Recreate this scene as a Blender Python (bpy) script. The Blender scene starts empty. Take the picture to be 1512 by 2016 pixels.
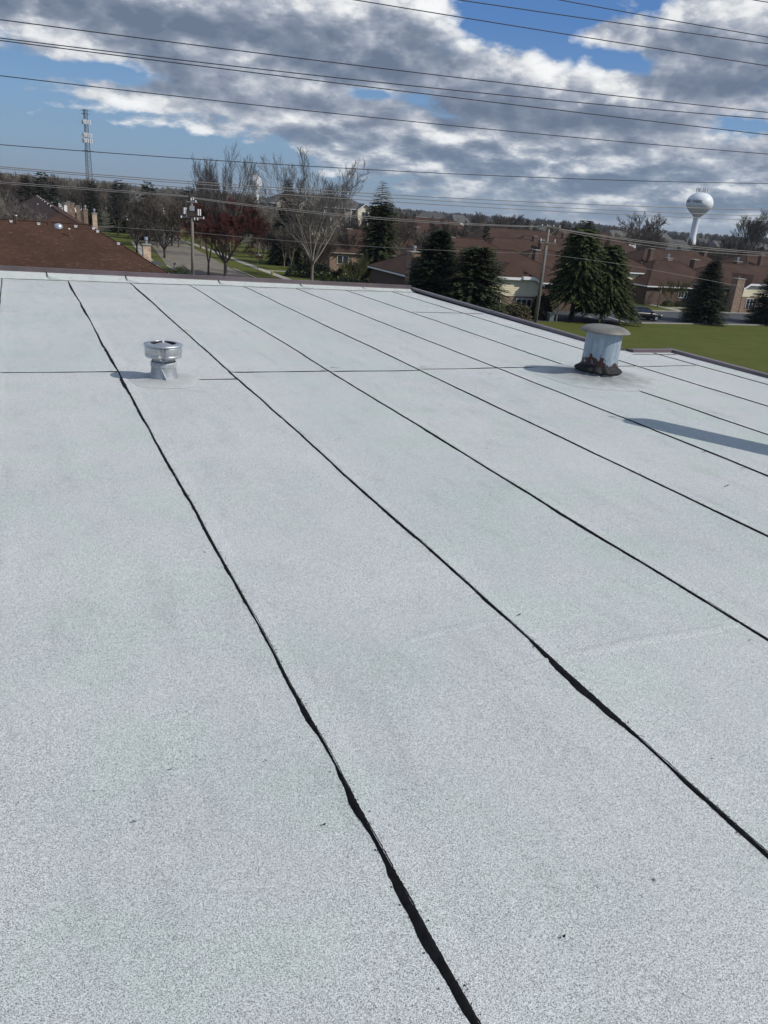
import bpy, math, random
from mathutils import Vector, Matrix, noise

# ------------------------------------------------------------------ camera, world, sun, exposure
S = bpy.context.scene
COL = S.collection
R3 = [Vector((0.90994275, 0.08618576, -0.40567994)),
      Vector((-0.40754739, 0.36712489, -0.83613662)),
      Vector((0.07687213, 0.92617025, 0.36918741))]
EYE = Vector((0, 0, 11.0))
F = 1510.0
cam_d = bpy.data.cameras.new('camera')
cam = bpy.data.objects.new('camera', cam_d); COL.objects.link(cam)
cam_d.sensor_fit = 'VERTICAL'; cam_d.sensor_height = 36.0; cam_d.lens = F * 36.0 / 2016.0
cam_d.clip_start = 0.1; cam_d.clip_end = 20000
M4 = Matrix((R3[0], R3[1], R3[2])).to_4x4(); M4.translation = EYE
cam.matrix_world = M4
S.camera = cam
S.view_settings.view_transform = 'Standard'; S.view_settings.look = 'None'
S.view_settings.exposure = 0.0; S.view_settings.gamma = 1.0
S.view_settings.use_curve_mapping = False

def ray(px, py):
    c = ((px - 756.0) / F, -(py - 1008.0) / F, -1.0)
    v = Vector((R3[0][0]*c[0]+R3[0][1]*c[1]+R3[0][2]*c[2], R3[1][0]*c[0]+R3[1][1]*c[1]+R3[1][2]*c[2],
                R3[2][0]*c[0]+R3[2][1]*c[1]+R3[2][2]*c[2]))
    return v.normalized()
def at(px, py, z=0.0):                 # surveyed point of the place at height z
    d = ray(px, py); t = (z - EYE.z) / d.z
    return EYE + d * t
def azel(px, py):
    d = ray(px, py); return math.atan2(d.x, d.y), math.asin(d.z)

SUN_AZ = math.atan2(0.78, -0.63)       # towards the sun, measured from +Y to +X
SUN_EL = math.radians(42.5)
sd = bpy.data.lights.new('sun', 'SUN'); sd.energy = 3.6; sd.angle = math.radians(0.53); sd.color = (1.0, 0.955, 0.89)
sun = bpy.data.objects.new('sun', sd); COL.objects.link(sun)
sv = Vector((math.sin(SUN_AZ)*math.cos(SUN_EL), math.cos(SUN_AZ)*math.cos(SUN_EL), math.sin(SUN_EL)))
sun.rotation_euler = sv.to_track_quat('Z', 'Y').to_euler(); sun.location = (40, -40, 60)

SKYS = 0.085
W = bpy.data.worlds.new('World'); S.world = W; W.cycles.sampling_method = 'MANUAL'; W.cycles.sample_map_resolution = 256; W.use_nodes = True
wt = W.node_tree; wt.nodes.clear()
class G:                                # tiny node helper
    def __init__(s, tree): s.t = tree
    def n(s, typ, ins=None, **kw):
        nd = s.t.nodes.new(typ)
        for k, v in kw.items(): setattr(nd, k, v)
        for k, v in (ins or {}).items():
            if isinstance(v, bpy.types.NodeSocket): s.t.links.new(v, nd.inputs[k])
            else: nd.inputs[k].default_value = v
        return nd
    def m(s, op, a, b=0.0, c=None, clamp=False):
        nd = s.t.nodes.new('ShaderNodeMath'); nd.operation = op; nd.use_clamp = clamp
        for i, v in enumerate((a, b) if c is None else (a, b, c)):
            if isinstance(v, bpy.types.NodeSocket): s.t.links.new(v, nd.inputs[i])
            else: nd.inputs[i].default_value = v
        return nd.outputs[0]
    def mix(s, f, a, b, blend='MIX'):
        nd = s.t.nodes.new('ShaderNodeMix'); nd.data_type = 'RGBA'; nd.blend_type = blend; nd.clamp_factor = True
        for i, v in ((0, f), (6, a), (7, b)):
            if isinstance(v, bpy.types.NodeSocket): s.t.links.new(v, nd.inputs[i])
            else: nd.inputs[i].default_value = v if i == 0 else (v[0], v[1], v[2], 1)
        return nd.outputs[2]
    def ramp(s, fac, stops, interp='LINEAR'):
        nd = s.t.nodes.new('ShaderNodeValToRGB'); cr = nd.color_ramp; cr.interpolation = interp
        while len(cr.elements) < len(stops): cr.elements.new(0.5)
        for e, (p, c) in zip(cr.elements, stops):
            e.position = p; e.color = (c, c, c, 1) if not isinstance(c, tuple) else (c[0], c[1], c[2], 1)
        s.t.links.new(fac, nd.inputs[0]); return nd.outputs[0]

# cloud density as a group on (azimuth, elevation)
cg = bpy.data.node_groups.new('cloud_density', 'ShaderNodeTree')
cg.interface.new_socket('AE', in_out='INPUT', socket_type='NodeSocketVector')
cg.interface.new_socket('Density', in_out='OUTPUT', socket_type='NodeSocketFloat')
g = G(cg)
gi = g.n('NodeGroupInput'); go = g.n('NodeGroupOutput')
sp = g.n('ShaderNodeSeparateXYZ', {0: gi.outputs[0]})
A_, E_ = sp.outputs[0], sp.outputs[1]
# perspective: features shrink towards the horizon
hi_ = g.ramp(E_, [(0.045, 0.0), (0.15, 1.0)], 'EASE')
va = g.n('ShaderNodeCombineXYZ', {0: g.m('MULTIPLY', A_, 7.5), 1: g.m('MULTIPLY', E_, 14.0), 2: 1.3})
na = g.n('ShaderNodeTexNoise', {'Vector': va.outputs[0], 'Scale': 1.25, 'Detail': 7.0, 'Roughness': 0.57, 'Distortion': 0.0})
vb = g.n('ShaderNodeCombineXYZ', {0: g.m('MULTIPLY', A_, 17.0), 1: g.m('MULTIPLY', E_, 46.0), 2: 8.3})
nb = g.n('ShaderNodeTexNoise', {'Vector': vb.outputs[0], 'Scale': 1.1, 'Detail': 5.0, 'Roughness': 0.56, 'Distortion': 0.0})
n1v = g.n('ShaderNodeVectorMath', {0: va.outputs[0], 1: na.outputs['Color']}, operation='ADD').outputs[0]
vo = g.n('ShaderNodeTexVoronoi', {'Vector': n1v, 'Scale': 4.5}, feature='F1')
nn = g.m('MULTIPLY_ADD', hi_, g.m('SUBTRACT', na.outputs[0], nb.outputs[0]), nb.outputs[0])
d1 = g.m('MULTIPLY', g.m('SUBTRACT', nn, 0.5), 2.3)
dens = g.m('MULTIPLY_ADD', g.m('SUBTRACT', 0.42, vo.outputs[0]), 0.30, d1)
# weather: where the photograph's sky is thick and where it opens  (x, y, rx, ry, amount) read as directions
BL = [(560, 90, 480, 110, 0.60), (980, 190, 420, 70, 0.42), (300, 175, 75, 26, 0.45), (1420, 100, 150, 80, 0.55), (240, 50, 240, 50, 0.42), (60, 15, 90, 22, 0.3),
      (760, 262, 520, 38, 0.36), (1250, 320, 420, 60, 0.36), (1230, 190, 150, 45, 0.35), (140, 172, 130, 20, 0.42), (1210, 66, 70, 20, 0.85), (1250, 375, 380, 44, 0.42), (900, 330, 200, 26, 0.34), (620, 255, 300, 40, 0.2), (760, 320, 330, 24, 0.25), (1250, 430, 420, 30, 0.3),
      (60, 260, 320, 90, -0.62), (70, 138, 150, 22, -0.50), (420, 300, 200, 24, -0.3), (700, 180, 60, 10, -0.3), (230, 140, 60, 14, -0.45), (1050, 15, 110, 45, -0.80), (1225, 122, 80, 24, -0.85), (20, 60, 34, 24, -0.35),
      (760, 190, 100, 13, -0.62), (870, 225, 80, 10, -0.45), (1455, 252, 60, 16, -0.6), (520, 335, 300, 32, -0.35), (760, 395, 260, 14, -0.25), (1300, 25, 40, 30, -0.35), (560, 140, 420, 10, -0.16)]
BL += [(1900, 260, 260, 160, 0.3), (-450, 120, 300, 150, 0.3)]
# sunlit swells of the cloud deck
LB = [(620, 25, 110, 34, -0.48), (930, 35, 130, 40, -0.46), (1150, 165, 110, 34, -0.42), (330, 78, 260, 14, -0.20), (1440, 60, 90, 34, -0.22), (1210, 60, 80, 24, -0.25), (560, 170, 180, 16, -0.20), (1060, 95, 60, 24, -0.2), (420, 215, 300, 12, -0.2), (850, 262, 260, 10, -0.16),
      (340, 45, 170, 28, 0.34), (760, 115, 260, 34, 0.32), (520, 150, 120, 20, 0.2), (900, 215, 160, 14, 0.28), (1100, 235, 220, 16, 0.28), (1400, 150, 120, 20, 0.26)]
mg = bpy.data.node_groups.new('cloud_mask', 'ShaderNodeTree')
mg.interface.new_socket('AE', in_out='INPUT', socket_type='NodeSocketVector')
mg.interface.new_socket('Mask', in_out='OUTPUT', socket_type='NodeSocketFloat')
mg.interface.new_socket('Light', in_out='OUTPUT', socket_type='NodeSocketFloat')
cg.links.new(dens, go.inputs[0])
g = G(mg); gi = g.n('NodeGroupInput'); go = g.n('NodeGroupOutput')
sp = g.n('ShaderNodeSeparateXYZ', {0: gi.outputs[0]}); A_, E_ = sp.outputs[0], sp.outputs[1]
def blobs(lst):
    acc = None
    for (bx, by, rx, ry, am) in lst:
        a0, e0 = azel(bx, by)
        x2 = g.m('MULTIPLY', g.m('SUBTRACT', A_, a0), 1580.0/rx)
        y2 = g.m('MULTIPLY', g.m('SUBTRACT', E_, e0), 1580.0/ry)
        r2 = g.m('MULTIPLY_ADD', x2, x2, g.m('MULTIPLY', y2, y2))
        acc = g.m('MULTIPLY_ADD', g.m('POWER', 0.4724, r2), am, acc if acc is not None else 0.0)
    return acc
mg.links.new(g.m('ADD', blobs(BL), g.ramp(E_, [(0.26, 0.0), (0.5, 0.22)])), go.inputs[0]); mg.links.new(blobs(LB), go.inputs[1])

g = G(wt)
sky = g.n('ShaderNodeTexSky'); sky.sky_type = 'NISHITA'; sky.sun_disc = False
sky.sun_elevation = SUN_EL; sky.sun_rotation = SUN_AZ; sky.air_density = 1.0; sky.dust_density = 0.6; sky.ozone_density = 2.2
tc = g.n('ShaderNodeTexCoord')
nrm = g.n('ShaderNodeVectorMath', {0: tc.outputs['Generated']}, operation='NORMALIZE')
sx = g.n('ShaderNodeSeparateXYZ', {0: nrm.outputs[0]})
Az = g.m('ARCTAN2', sx.outputs[0], sx.outputs[1]); El = g.m('ARCSINE', sx.outputs[2])
def dens_at(da, de):
    cv = g.n('ShaderNodeCombineXYZ', {0: g.m('ADD', Az, da), 1: g.m('ADD', El, de), 2: 0.0})
    gr = g.t.nodes.new('ShaderNodeGroup'); gr.node_tree = cg
    g.t.links.new(cv.outputs[0], gr.inputs[0]); return gr.outputs[0]
mk = g.t.nodes.new('ShaderNodeGroup'); mk.node_tree = mg
g.t.links.new(g.n('ShaderNodeCombineXYZ', {0: Az, 1: El, 2: 0.0}).outputs[0], mk.inputs[0])
D0 = g.m('ADD', dens_at(0, 0), mk.outputs[0]); D1 = g.m('ADD', dens_at(0.010, 0.020), mk.outputs[0])
cover = g.ramp(g.m('ADD', D0, 0.5), [(0.54, 0.0), (0.66, 0.32), (0.80, 0.84), (0.98, 1.0)])
# how much cloud lies between this point of the cloud and the light above it
rel1 = g.m('SUBTRACT', D1, D0)
thick = g.m('MULTIPLY_ADD', rel1, 1.35, g.m('MULTIPLY_ADD', g.m('MINIMUM', D0, 0.9), 0.50, mk.outputs[1]))
lit = g.ramp(g.m('MULTIPLY_ADD', thick, 0.72, 0.36), [(0.06, (0.94, 0.95, 0.96)), (0.26, (0.76, 0.78, 0.80)), (0.42, (0.50, 0.535, 0.60)), (0.58, (0.325, 0.37, 0.455)), (0.76, (0.215, 0.26, 0.345)), (1.0, (0.15, 0.195, 0.28))])
cl = g.mix(1.0, lit, (1/SKYS, 1/SKYS, 1/SKYS), 'MULTIPLY')
skyc = g.mix(1.0, sky.outputs[0], (0.62, 0.84, 1.08), 'MULTIPLY')
haze = g.ramp(El, [(0.0, (0.25, 0.335, 0.455)), (0.09, (0.205, 0.35, 0.56)), (0.20, (0.095, 0.225, 0.52)), (0.45, (0.085, 0.19, 0.42))])
hz = g.mix(1.0, haze, (1/SKYS, 1/SKYS, 1/SKYS), 'MULTIPLY')
skyc = g.mix(0.8, skyc, hz)
# clouds sink into the haze near the horizon
cfade = g.ramp(El, [(0.0, 0.4), (0.03, 0.75), (0.09, 1.0)])
colr = g.mix(g.m('MULTIPLY', cover, cfade), skyc, cl)
bg = g.n('ShaderNodeBackground', {'Color': colr, 'Strength': SKYS})
wo = g.n('ShaderNodeOutputWorld', {'Surface': bg.outputs[0]})

# ------------------------------------------------------------------ materials
def mat(name, col=(0.5, 0.5, 0.5), rough=0.8, metal=0.0, var=0.0, scale=3.0, detail=4.0, col2=None, bump=0.0, bscale=None, stretch=(1, 1, 1), spec=0.3, obj=False):
    m = bpy.data.materials.new(name); m.use_nodes = True; t = m.node_tree
    b = t.nodes['Principled BSDF']; g = G(t)
    b.inputs['Roughness'].default_value = rough; b.inputs['Metallic'].default_value = metal
    b.inputs['Specular IOR Level'].default_value = spec
    if col2 is None and var: col2 = tuple(c*(1-var) for c in col); col = tuple(min(1, c*(1+var)) for c in col)
    if col2 is not None:
        if obj: co = g.n('ShaderNodeTexCoord').outputs['Object']
        else: co = g.n('ShaderNodeNewGeometry').outputs['Position']
        mp = g.n('ShaderNodeMapping', {0: co, 'Scale': stretch})
        nz = g.n('ShaderNodeTexNoise', {'Vector': mp.outputs[0], 'Scale': scale, 'Detail': detail, 'Roughness': 0.6})
        f = g.ramp(nz.outputs[0], [(0.33, 0.0), (0.67, 1.0)])
        t.links.new(g.mix(f, col2, col), b.inputs['Base Color'])
        if bump:
            nb = g.n('ShaderNodeTexNoise', {'Vector': mp.outputs[0], 'Scale': bscale or scale*3, 'Detail': 4.0})
            bp = g.n('ShaderNodeBump', {'Height': nb.outputs[0], 'Strength': 0.6, 'Distance': bump})
            t.links.new(bp.outputs[0], b.inputs['Normal'])
    else: b.inputs['Base Color'].default_value = (*col, 1)
    return m

def membrane_mat(name, tint):
    m = bpy.data.materials.new(name); m.use_nodes = True; t = m.node_tree
    b = t.nodes['Principled BSDF']; g = G(t)
    pos = g.n('ShaderNodeNewGeometry').outputs['Position']
    fine = g.n('ShaderNodeTexNoise', {'Vector': pos, 'Scale': 380.0, 'Detail': 3.0, 'Roughness': 0.75})
    gran = g.n('ShaderNodeTexVoronoi', {'Vector': pos, 'Scale': 640.0}, feature='F1')
    sepc = g.n('ShaderNodeSeparateColor', {0: gran.outputs['Color']})
    f = g.m('ADD', g.m('MULTIPLY', fine.outputs[0], 0.85), g.m('MULTIPLY', sepc.outputs[0], 0.32))
    base = g.ramp(f, [(0.38, (0.10, 0.104, 0.107)), (0.49, (0.34, 0.352, 0.357)), (0.58, (0.53, 0.545, 0.55)), (0.70, (0.80, 0.81, 0.815))])
    big = g.n('ShaderNodeTexNoise', {'Vector': pos, 'Scale': 1.1, 'Detail': 5.0, 'Roughness': 0.6})
    mp = g.n('ShaderNodeMapping', {0: pos, 'Scale': (3.2, 0.9, 1.0)})
    st = g.n('ShaderNodeTexNoise', {'Vector': mp.outputs[0], 'Scale': 2.0, 'Detail': 6.0, 'Roughness': 0.7})
    base = g.mix(1.0, base, g.ramp(big.outputs[0], [(0.3, (0.90, 0.925, 0.925)), (0.7, (1.03, 1.01, 1.02))]), 'MULTIPLY')
    base = g.mix(1.0, base, g.ramp(st.outputs[0], [(0.26, 0.84), (0.45, 0.98), (0.8, 1.03)]), 'MULTIPLY')
    # faint mineral tint blotches
    c3 = g.n('ShaderNodeTexNoise', {'Vector': pos, 'Scale': 2.6, 'Detail': 2.0})
    base = g.mix(1.0, base, g.ramp(c3.outputs['Fac'], [(0.38, (0.965, 1.0, 0.985)), (0.6, (1.0, 0.99, 1.02))]), 'MULTIPLY')
    # small bitumen specks and scuffs
    vs = g.n('ShaderNodeTexVoronoi', {'Vector': pos, 'Scale': 2.3, 'Randomness': 1.0}, feature='F1')
    sm = g.n('ShaderNodeMapping', {0: pos, 'Scale': (1.3, 4.5, 1.0), 'Rotation': (0, 0, 0.25)})
    vs2 = g.n('ShaderNodeTexNoise', {'Vector': sm.outputs[0], 'Scale': 7.0, 'Detail': 7.0, 'Roughness': 0.75})
    speck = g.ramp(vs.outputs['Distance'], [(0.010, 1.0), (0.016, 0.0)])
    scuff = g.ramp(vs2.outputs[0], [(0.66, 0.0), (0.74, 0.5)])
    base = g.mix(g.m('MAXIMUM', speck, scuff), base, (0.10, 0.10, 0.10))
    base = g.mix(1.0, base, tint, 'MULTIPLY')
    t.links.new(base, b.inputs['Base Color'])
    b.inputs['Roughness'].default_value = 0.9; b.inputs['Specular IOR Level'].default_value = 0.25
    bp = g.n('ShaderNodeBump', {'Height': f, 'Strength': 0.5, 'Distance': 0.0018})
    t.links.new(bp.outputs[0], b.inputs['Normal'])
    return m

def shingle_mat(name, c1, c2, c3):
    m = bpy.data.materials.new(name); m.use_nodes = True; t = m.node_tree
    b = t.nodes['Principled BSDF']; g = G(t)
    pos = g.n('ShaderNodeNewGeometry').outputs['Position']
    mp = g.n('ShaderNodeMapping', {0: pos, 'Scale': (1.0, 1.0, 7.0)})
    n1 = g.n('ShaderNodeTexNoise', {'Vector': mp.outputs[0], 'Scale': 1.9, 'Detail': 5.0, 'Roughness': 0.75})
    n2 = g.n('ShaderNodeTexNoise', {'Vector': pos, 'Scale': 0.35, 'Detail': 4.0})
    c = g.mix(g.ramp(n1.outputs[0], [(0.35, 0.0), (0.6, 1.0)]), c1, c2)
    c = g.mix(g.ramp(n1.outputs[0], [(0.60, 0.0), (0.70, 1.0)]), c, c3)
    c = g.mix(1.0, c, g.ramp(n2.outputs[0], [(0.3, 0.8), (0.7, 1.15)]), 'MULTIPLY')
    sz = g.n('ShaderNodeSeparateXYZ', {0: pos})
    row = g.m('FRACT', g.m('MULTIPLY', sz.outputs[2], 13.0))
    c = g.mix(1.0, c, g.ramp(row, [(0.0, 0.72), (0.14, 1.0), (1.0, 1.06)]), 'MULTIPLY')
    t.links.new(c, b.inputs['Base Color']); b.inputs['Roughness'].default_value = 0.95
    b.inputs['Specular IOR Level'].default_value = 0.15
    bp = g.n('ShaderNodeBump', {'Height': n1.outputs[0], 'Strength': 0.5, 'Distance': 0.05}); t.links.new(bp.outputs[0], b.inputs['Normal'])
    return m

def brick_mat(name, c1, c2, mort):
    m = bpy.data.materials.new(name); m.use_nodes = True; t = m.node_tree
    b = t.nodes['Principled BSDF']; g = G(t)
    pos = g.n('ShaderNodeNewGeometry').outputs['Position']
    s = g.n('ShaderNodeSeparateXYZ', {0: pos})
    cv = g.n('ShaderNodeCombineXYZ', {0: g.m('ADD', s.outputs[0], s.outputs[1]), 1: s.outputs[2], 2: 0.0})
    br = g.n('ShaderNodeTexBrick', {'Vector': cv.outputs[0], 'Color1': (*c1, 1), 'Color2': (*c2, 1), 'Mortar': (*mort, 1), 'Scale': 1.0, 'Mortar Size': 0.012, 'Brick Width': 0.3, 'Row Height': 0.1, 'Bias': 0.0})
    nz = g.n('ShaderNodeTexNoise', {'Vector': pos, 'Scale': 3.0, 'Detail': 6.0, 'Roughness': 0.7})
    c = g.mix(1.0, br.outputs[0], g.ramp(nz.outputs[0], [(0.3, 0.6), (0.7, 1.35)]), 'MULTIPLY')
    t.links.new(c, b.inputs['Base Color']); b.inputs['Roughness'].default_value = 0.9
    bp = g.n('ShaderNodeBump', {'Height': br.outputs[1], 'Strength': 0.4, 'Distance': -0.01}); t.links.new(bp.outputs[0], b.inputs['Normal'])
    return m

def grass_mat(name, c1, c2, c3):
    m = bpy.data.materials.new(name); m.use_nodes = True; t = m.node_tree
    b = t.nodes['Principled BSDF']; g = G(t)
    pos = g.n('ShaderNodeNewGeometry').outputs['Position']
    n1 = g.n('ShaderNodeTexNoise', {'Vector': pos, 'Scale': 0.22, 'Detail': 7.0, 'Roughness': 0.65})
    mp = g.n('ShaderNodeMapping', {0: pos, 'Scale': (0.25, 2.2, 1.0), 'Rotation': (0, 0, 0.12)})
    n2 = g.n('ShaderNodeTexNoise', {'Vector': mp.outputs[0], 'Scale': 0.9, 'Detail': 8.0, 'Roughness': 0.75})
    n3 = g.n('ShaderNodeTexNoise', {'Vector': pos, 'Scale': 9.0, 'Detail': 5.0, 'Roughness': 0.8})
    c = g.mix(g.ramp(n1.outputs[0], [(0.35, 0.0), (0.65, 1.0)]), c1, c2)
    c = g.mix(g.ramp(n2.outputs[0], [(0.38, 0.0), (0.66, 1.0)]), c, c3)
    c = g.mix(1.0, c, g.ramp(n3.outputs[0], [(0.3, 0.6), (0.7, 1.4)]), 'MULTIPLY')
    t.links.new(c, b.inputs['Base Color']); b.inputs['Roughness'].default_value = 0.95; b.inputs['Specular IOR Level'].default_value = 0.1
    bp = g.n('ShaderNodeBump', {'Height': n3.outputs[0], 'Strength': 0.8, 'Distance': 0.08}); t.links.new(bp.outputs[0], b.inputs['Normal'])
    return m

def leaf_mat(name, c1, c2):
    m = mat(name, c1, 0.75, col2=c2, scale=1.3, detail=5.0, spec=0.2, obj=True)
    return m

MEM = [membrane_mat('granulated_membrane', (0.900, 0.915, 0.862)), membrane_mat('granulated_membrane_cool', (0.910, 0.913, 0.872)), membrane_mat('granulated_membrane_pale', (0.885, 0.912, 0.858))]
BIT = mat('bitumen', (0.0065, 0.007, 0.008), 0.8, var=0.5, scale=40, bump=0.003, bscale=120, spec=0.12)
BARKD_ = mat('sleeve_black', (0.03, 0.03, 0.03), 0.9)  # flat near-black for the inner sleeve of the small vent
COPE = mat('brown_coping_metal', (0.150, 0.118, 0.122), 0.40, 0.3, var=0.25, scale=1.5, detail=6, stretch=(1, 1, 1), spec=0.5)
GALV = mat('galvanized_steel', (0.52, 0.535, 0.54), 0.40, 0.8, var=0.2, scale=9, detail=5, bump=0.0006, bscale=25)
GALVD = mat('dull_galvanized', (0.36, 0.375, 0.385), 0.5, 0.55, var=0.2, scale=14, detail=6, bump=0.003, bscale=30)
SEAL = mat('aluminium_sealant', (0.40, 0.415, 0.42), 0.55, 0.35, var=0.28, scale=18, detail=7, bump=0.006, bscale=22)
SHIN = shingle_mat('brown_shingles', (0.048, 0.026, 0.018), (0.070, 0.038, 0.026), (0.200, 0.130, 0.092))
SHIN2 = shingle_mat('dull_brown_shingles', (0.050, 0.030, 0.022), (0.063, 0.038, 0.029), (0.090, 0.058, 0.044))
SHING = shingle_mat('grey_shingles', (0.085, 0.083, 0.08), (0.11, 0.105, 0.10), (0.15, 0.14, 0.13))
BRK = brick_mat('tan_brown_brick', (0.19, 0.105, 0.065), (0.30, 0.19, 0.12), (0.30, 0.27, 0.23))
BRKD = brick_mat('dark_brown_brick', (0.07, 0.038, 0.028), (0.12, 0.065, 0.045), (0.14, 0.12, 0.10))
BRKP = brick_mat('pale_chimney_brick', (0.52, 0.33, 0.19), (0.66, 0.50, 0.34), (0.5, 0.46, 0.4))
CREAM = mat('cream_siding', (0.76, 0.69, 0.50), 0.6, var=0.05, scale=1.0)
WHITE = mat('white_paint', (0.78, 0.78, 0.77), 0.5, var=0.04, scale=2)
GLASS = mat('window_glass', (0.03, 0.035, 0.045), 0.08, spec=0.6)
CONC = mat('concrete', (0.33, 0.31, 0.275), 0.9, var=0.12, scale=1.5, detail=6)
CONCT = mat('tan_concrete_road', (0.165, 0.145, 0.115), 0.9, var=0.16, scale=0.5, detail=8, stretch=(1.5, 0.5, 1))
ASPH = mat('asphalt', (0.058, 0.060, 0.066), 0.85, var=0.2, scale=0.6, detail=9, stretch=(0.5, 1.4, 1))
GRASS = grass_mat('lawn_grass', (0.048, 0.080, 0.012), (0.076, 0.100, 0.018), (0.110, 0.098, 0.030))
FIELD = grass_mat('rough_ground', (0.045, 0.050, 0.024), (0.070, 0.062, 0.038), (0.09, 0.075, 0.052))
WOOD = mat('weathered_pole_wood', (0.20, 0.175, 0.145), 0.9, var=0.3, scale=1.2, detail=7, stretch=(6, 6, 0.6), bump=0.01)
BARK = mat('grey_bark', (0.15, 0.125, 0.10), 0.95, var=0.3, scale=2, detail=6)
BARKD = mat('dark_bark', (0.05, 0.04, 0.032), 0.95, var=0.3, scale=2)
TWIG = mat('brown_twigs', (0.125, 0.105, 0.085), 0.95, var=0.25, scale=0.4)
TWIGP = mat('pale_twigs', (0.20, 0.175, 0.145), 0.9, var=0.2, scale=0.5)
TWIGD = mat('dark_twigs', (0.085, 0.070, 0.056), 0.95, var=0.3, scale=0.1)
TWIGR = mat('red_buds', (0.115, 0.030, 0.026), 0.9, var=0.35, scale=0.7)
TWIGO = mat('olive_twigs', (0.115, 0.115, 0.045), 0.9, var=0.3, scale=0.7)
NEED = leaf_mat('spruce_needles', (0.085, 0.100, 0.045), (0.034, 0.050, 0.024))
NEEDB = leaf_mat('blue_spruce_needles', (0.048, 0.070, 0.034), (0.014, 0.026, 0.012))
NEEDY = leaf_mat('yellow_green_needles', (0.070, 0.084, 0.024), (0.013, 0.024, 0.008))
NEEDK = leaf_mat('dark_needles', (0.036, 0.050, 0.028), (0.016, 0.026, 0.014))
WIRE = mat('wire_cable', (0.06, 0.062, 0.07), 0.6)
WIREP = mat('pale_wire_cable', (0.30, 0.28, 0.26), 0.55, 0.3)
BLUE = None

# ------------------------------------------------------------------ mesh helpers
class MB:
    def __init__(s): s.v = []; s.f = []; s.mi = []; s.cur = 0
    def quadbox(s, p, q):
        x0, y0, z0 = p; x1, y1, z1 = q; b = len(s.v)
        s.v += [(x0,y0,z0),(x1,y0,z0),(x1,y1,z0),(x0,y1,z0),(x0,y0,z1),(x1,y0,z1),(x1,y1,z1),(x0,y1,z1)]
        for f in ((0,3,2,1),(4,5,6,7),(0,1,5,4),(1,2,6,5),(2,3,7,6),(3,0,4,7)): s.f.append(tuple(b+i for i in f)); s.mi.append(s.cur)
        return s
    def poly(s, pts):
        b = len(s.v); s.v += [tuple(p) for p in pts]; s.f.append(tuple(range(b, b+len(pts)))); s.mi.append(s.cur); return s
    def tube(s, p0, p1, r0, r1=None, n=6, caps=False):
        if r1 is None: r1 = r0
        p0 = Vector(p0); p1 = Vector(p1); d = (p1-p0)
        if d.length < 1e-6: return s
        d.normalize(); a = d.orthogonal().normalized(); c = d.cross(a); b = len(s.v)
        for p, r in ((p0, r0), (p1, r1)):
            for i in range(n):
                t = 2*math.pi*i/n; q = p + (a*math.cos(t)+c*math.sin(t))*r; s.v.append((q.x, q.y, q.z))
        for i in range(n): s.f.append((b+i, b+(i+1)%n, b+n+(i+1)%n, b+n+i)); s.mi.append(s.cur)
        if caps:
            s.f.append(tuple(b+n-1-i for i in range(n))); s.mi.append(s.cur)
            s.f.append(tuple(b+n+i for i in range(n))); s.mi.append(s.cur)
        return s
    def path(s, pts, rs, n=5):
        pts = [Vector(p) for p in pts]; b = len(s.v)
        up = None
        for k, p in enumerate(pts):
            d = (pts[min(k+1, len(pts)-1)] - pts[max(k-1, 0)]).normalized()
            if up is None: up = d.orthogonal().normalized()
            a = (up - d*up.dot(d)).normalized(); up = a; c = d.cross(a)
            r = rs[k] if isinstance(rs, (list, tuple)) else rs
            for i in range(n):
                t = 2*math.pi*i/n; q = p+(a*math.cos(t)+c*math.sin(t))*r; s.v.append((q.x, q.y, q.z))
        for k in range(len(pts)-1):
            o = b+k*n
            for i in range(n): s.f.append((o+i, o+(i+1)%n, o+n+(i+1)%n, o+n+i)); s.mi.append(s.cur)
        return s
    def lathe(s, prof, n=32, c=(0, 0, 0), mod=None):
        b = len(s.v)
        for (r, z) in prof:
            for i in range(n):
                t = 2*math.pi*i/n; k = mod(t, z) if mod else 1.0
                s.v.append((c[0]+r*k*math.cos(t), c[1]+r*k*math.sin(t), c[2]+z))
        for j in range(len(prof)-1):
            for i in range(n):
                s.f.append((b+j*n+i, b+j*n+(i+1)%n, b+(j+1)*n+(i+1)%n, b+(j+1)*n+i)); s.mi.append(s.cur)
        return s
    def obj(s, name, mats, parent=None, smooth=False, loc=None):
        me = bpy.data.meshes.new(name); me.from_pydata(s.v, [], s.f)
        if not isinstance(mats, (list, tuple)): mats = [mats]
        for m in mats: me.materials.append(m)
        if len(mats) > 1: me.polygons.foreach_set('material_index', s.mi)
        if smooth: me.polygons.foreach_set('use_smooth', [True]*len(me.polygons))
        me.update()
        o = bpy.data.objects.new(name, me); COL.objects.link(o)
        if parent: o.parent = parent
        if loc is not None: o.location = loc
        return o

def tag(o, label=None, cat=None, group=None, kind=None):
    if label: o['label'] = label
    if cat: o['category'] = cat
    if group: o['group'] = group
    if kind: o['kind'] = kind
    return o
def thing(name, label, cat, loc=(0, 0, 0), group=None):
    o = bpy.data.objects.new(name, None); COL.objects.link(o); o.location = loc; o.empty_display_size = 0.3
    return tag(o, label, cat, group)
def kids(o): return [c for c in bpy.data.objects if c.parent == o]
def dup(root, children, loc, rz=0.0, sc=1.0, label=None, group=None):
    r = root.copy(); COL.objects.link(r); r.location = loc; r.rotation_euler = (0, 0, rz); r.scale = (sc, sc, sc) if not isinstance(sc, tuple) else sc
    if label: r['label'] = label
    if group: r['group'] = group
    for ch in children:
        c = ch.copy(); COL.objects.link(c); c.parent = r
    return r

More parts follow.
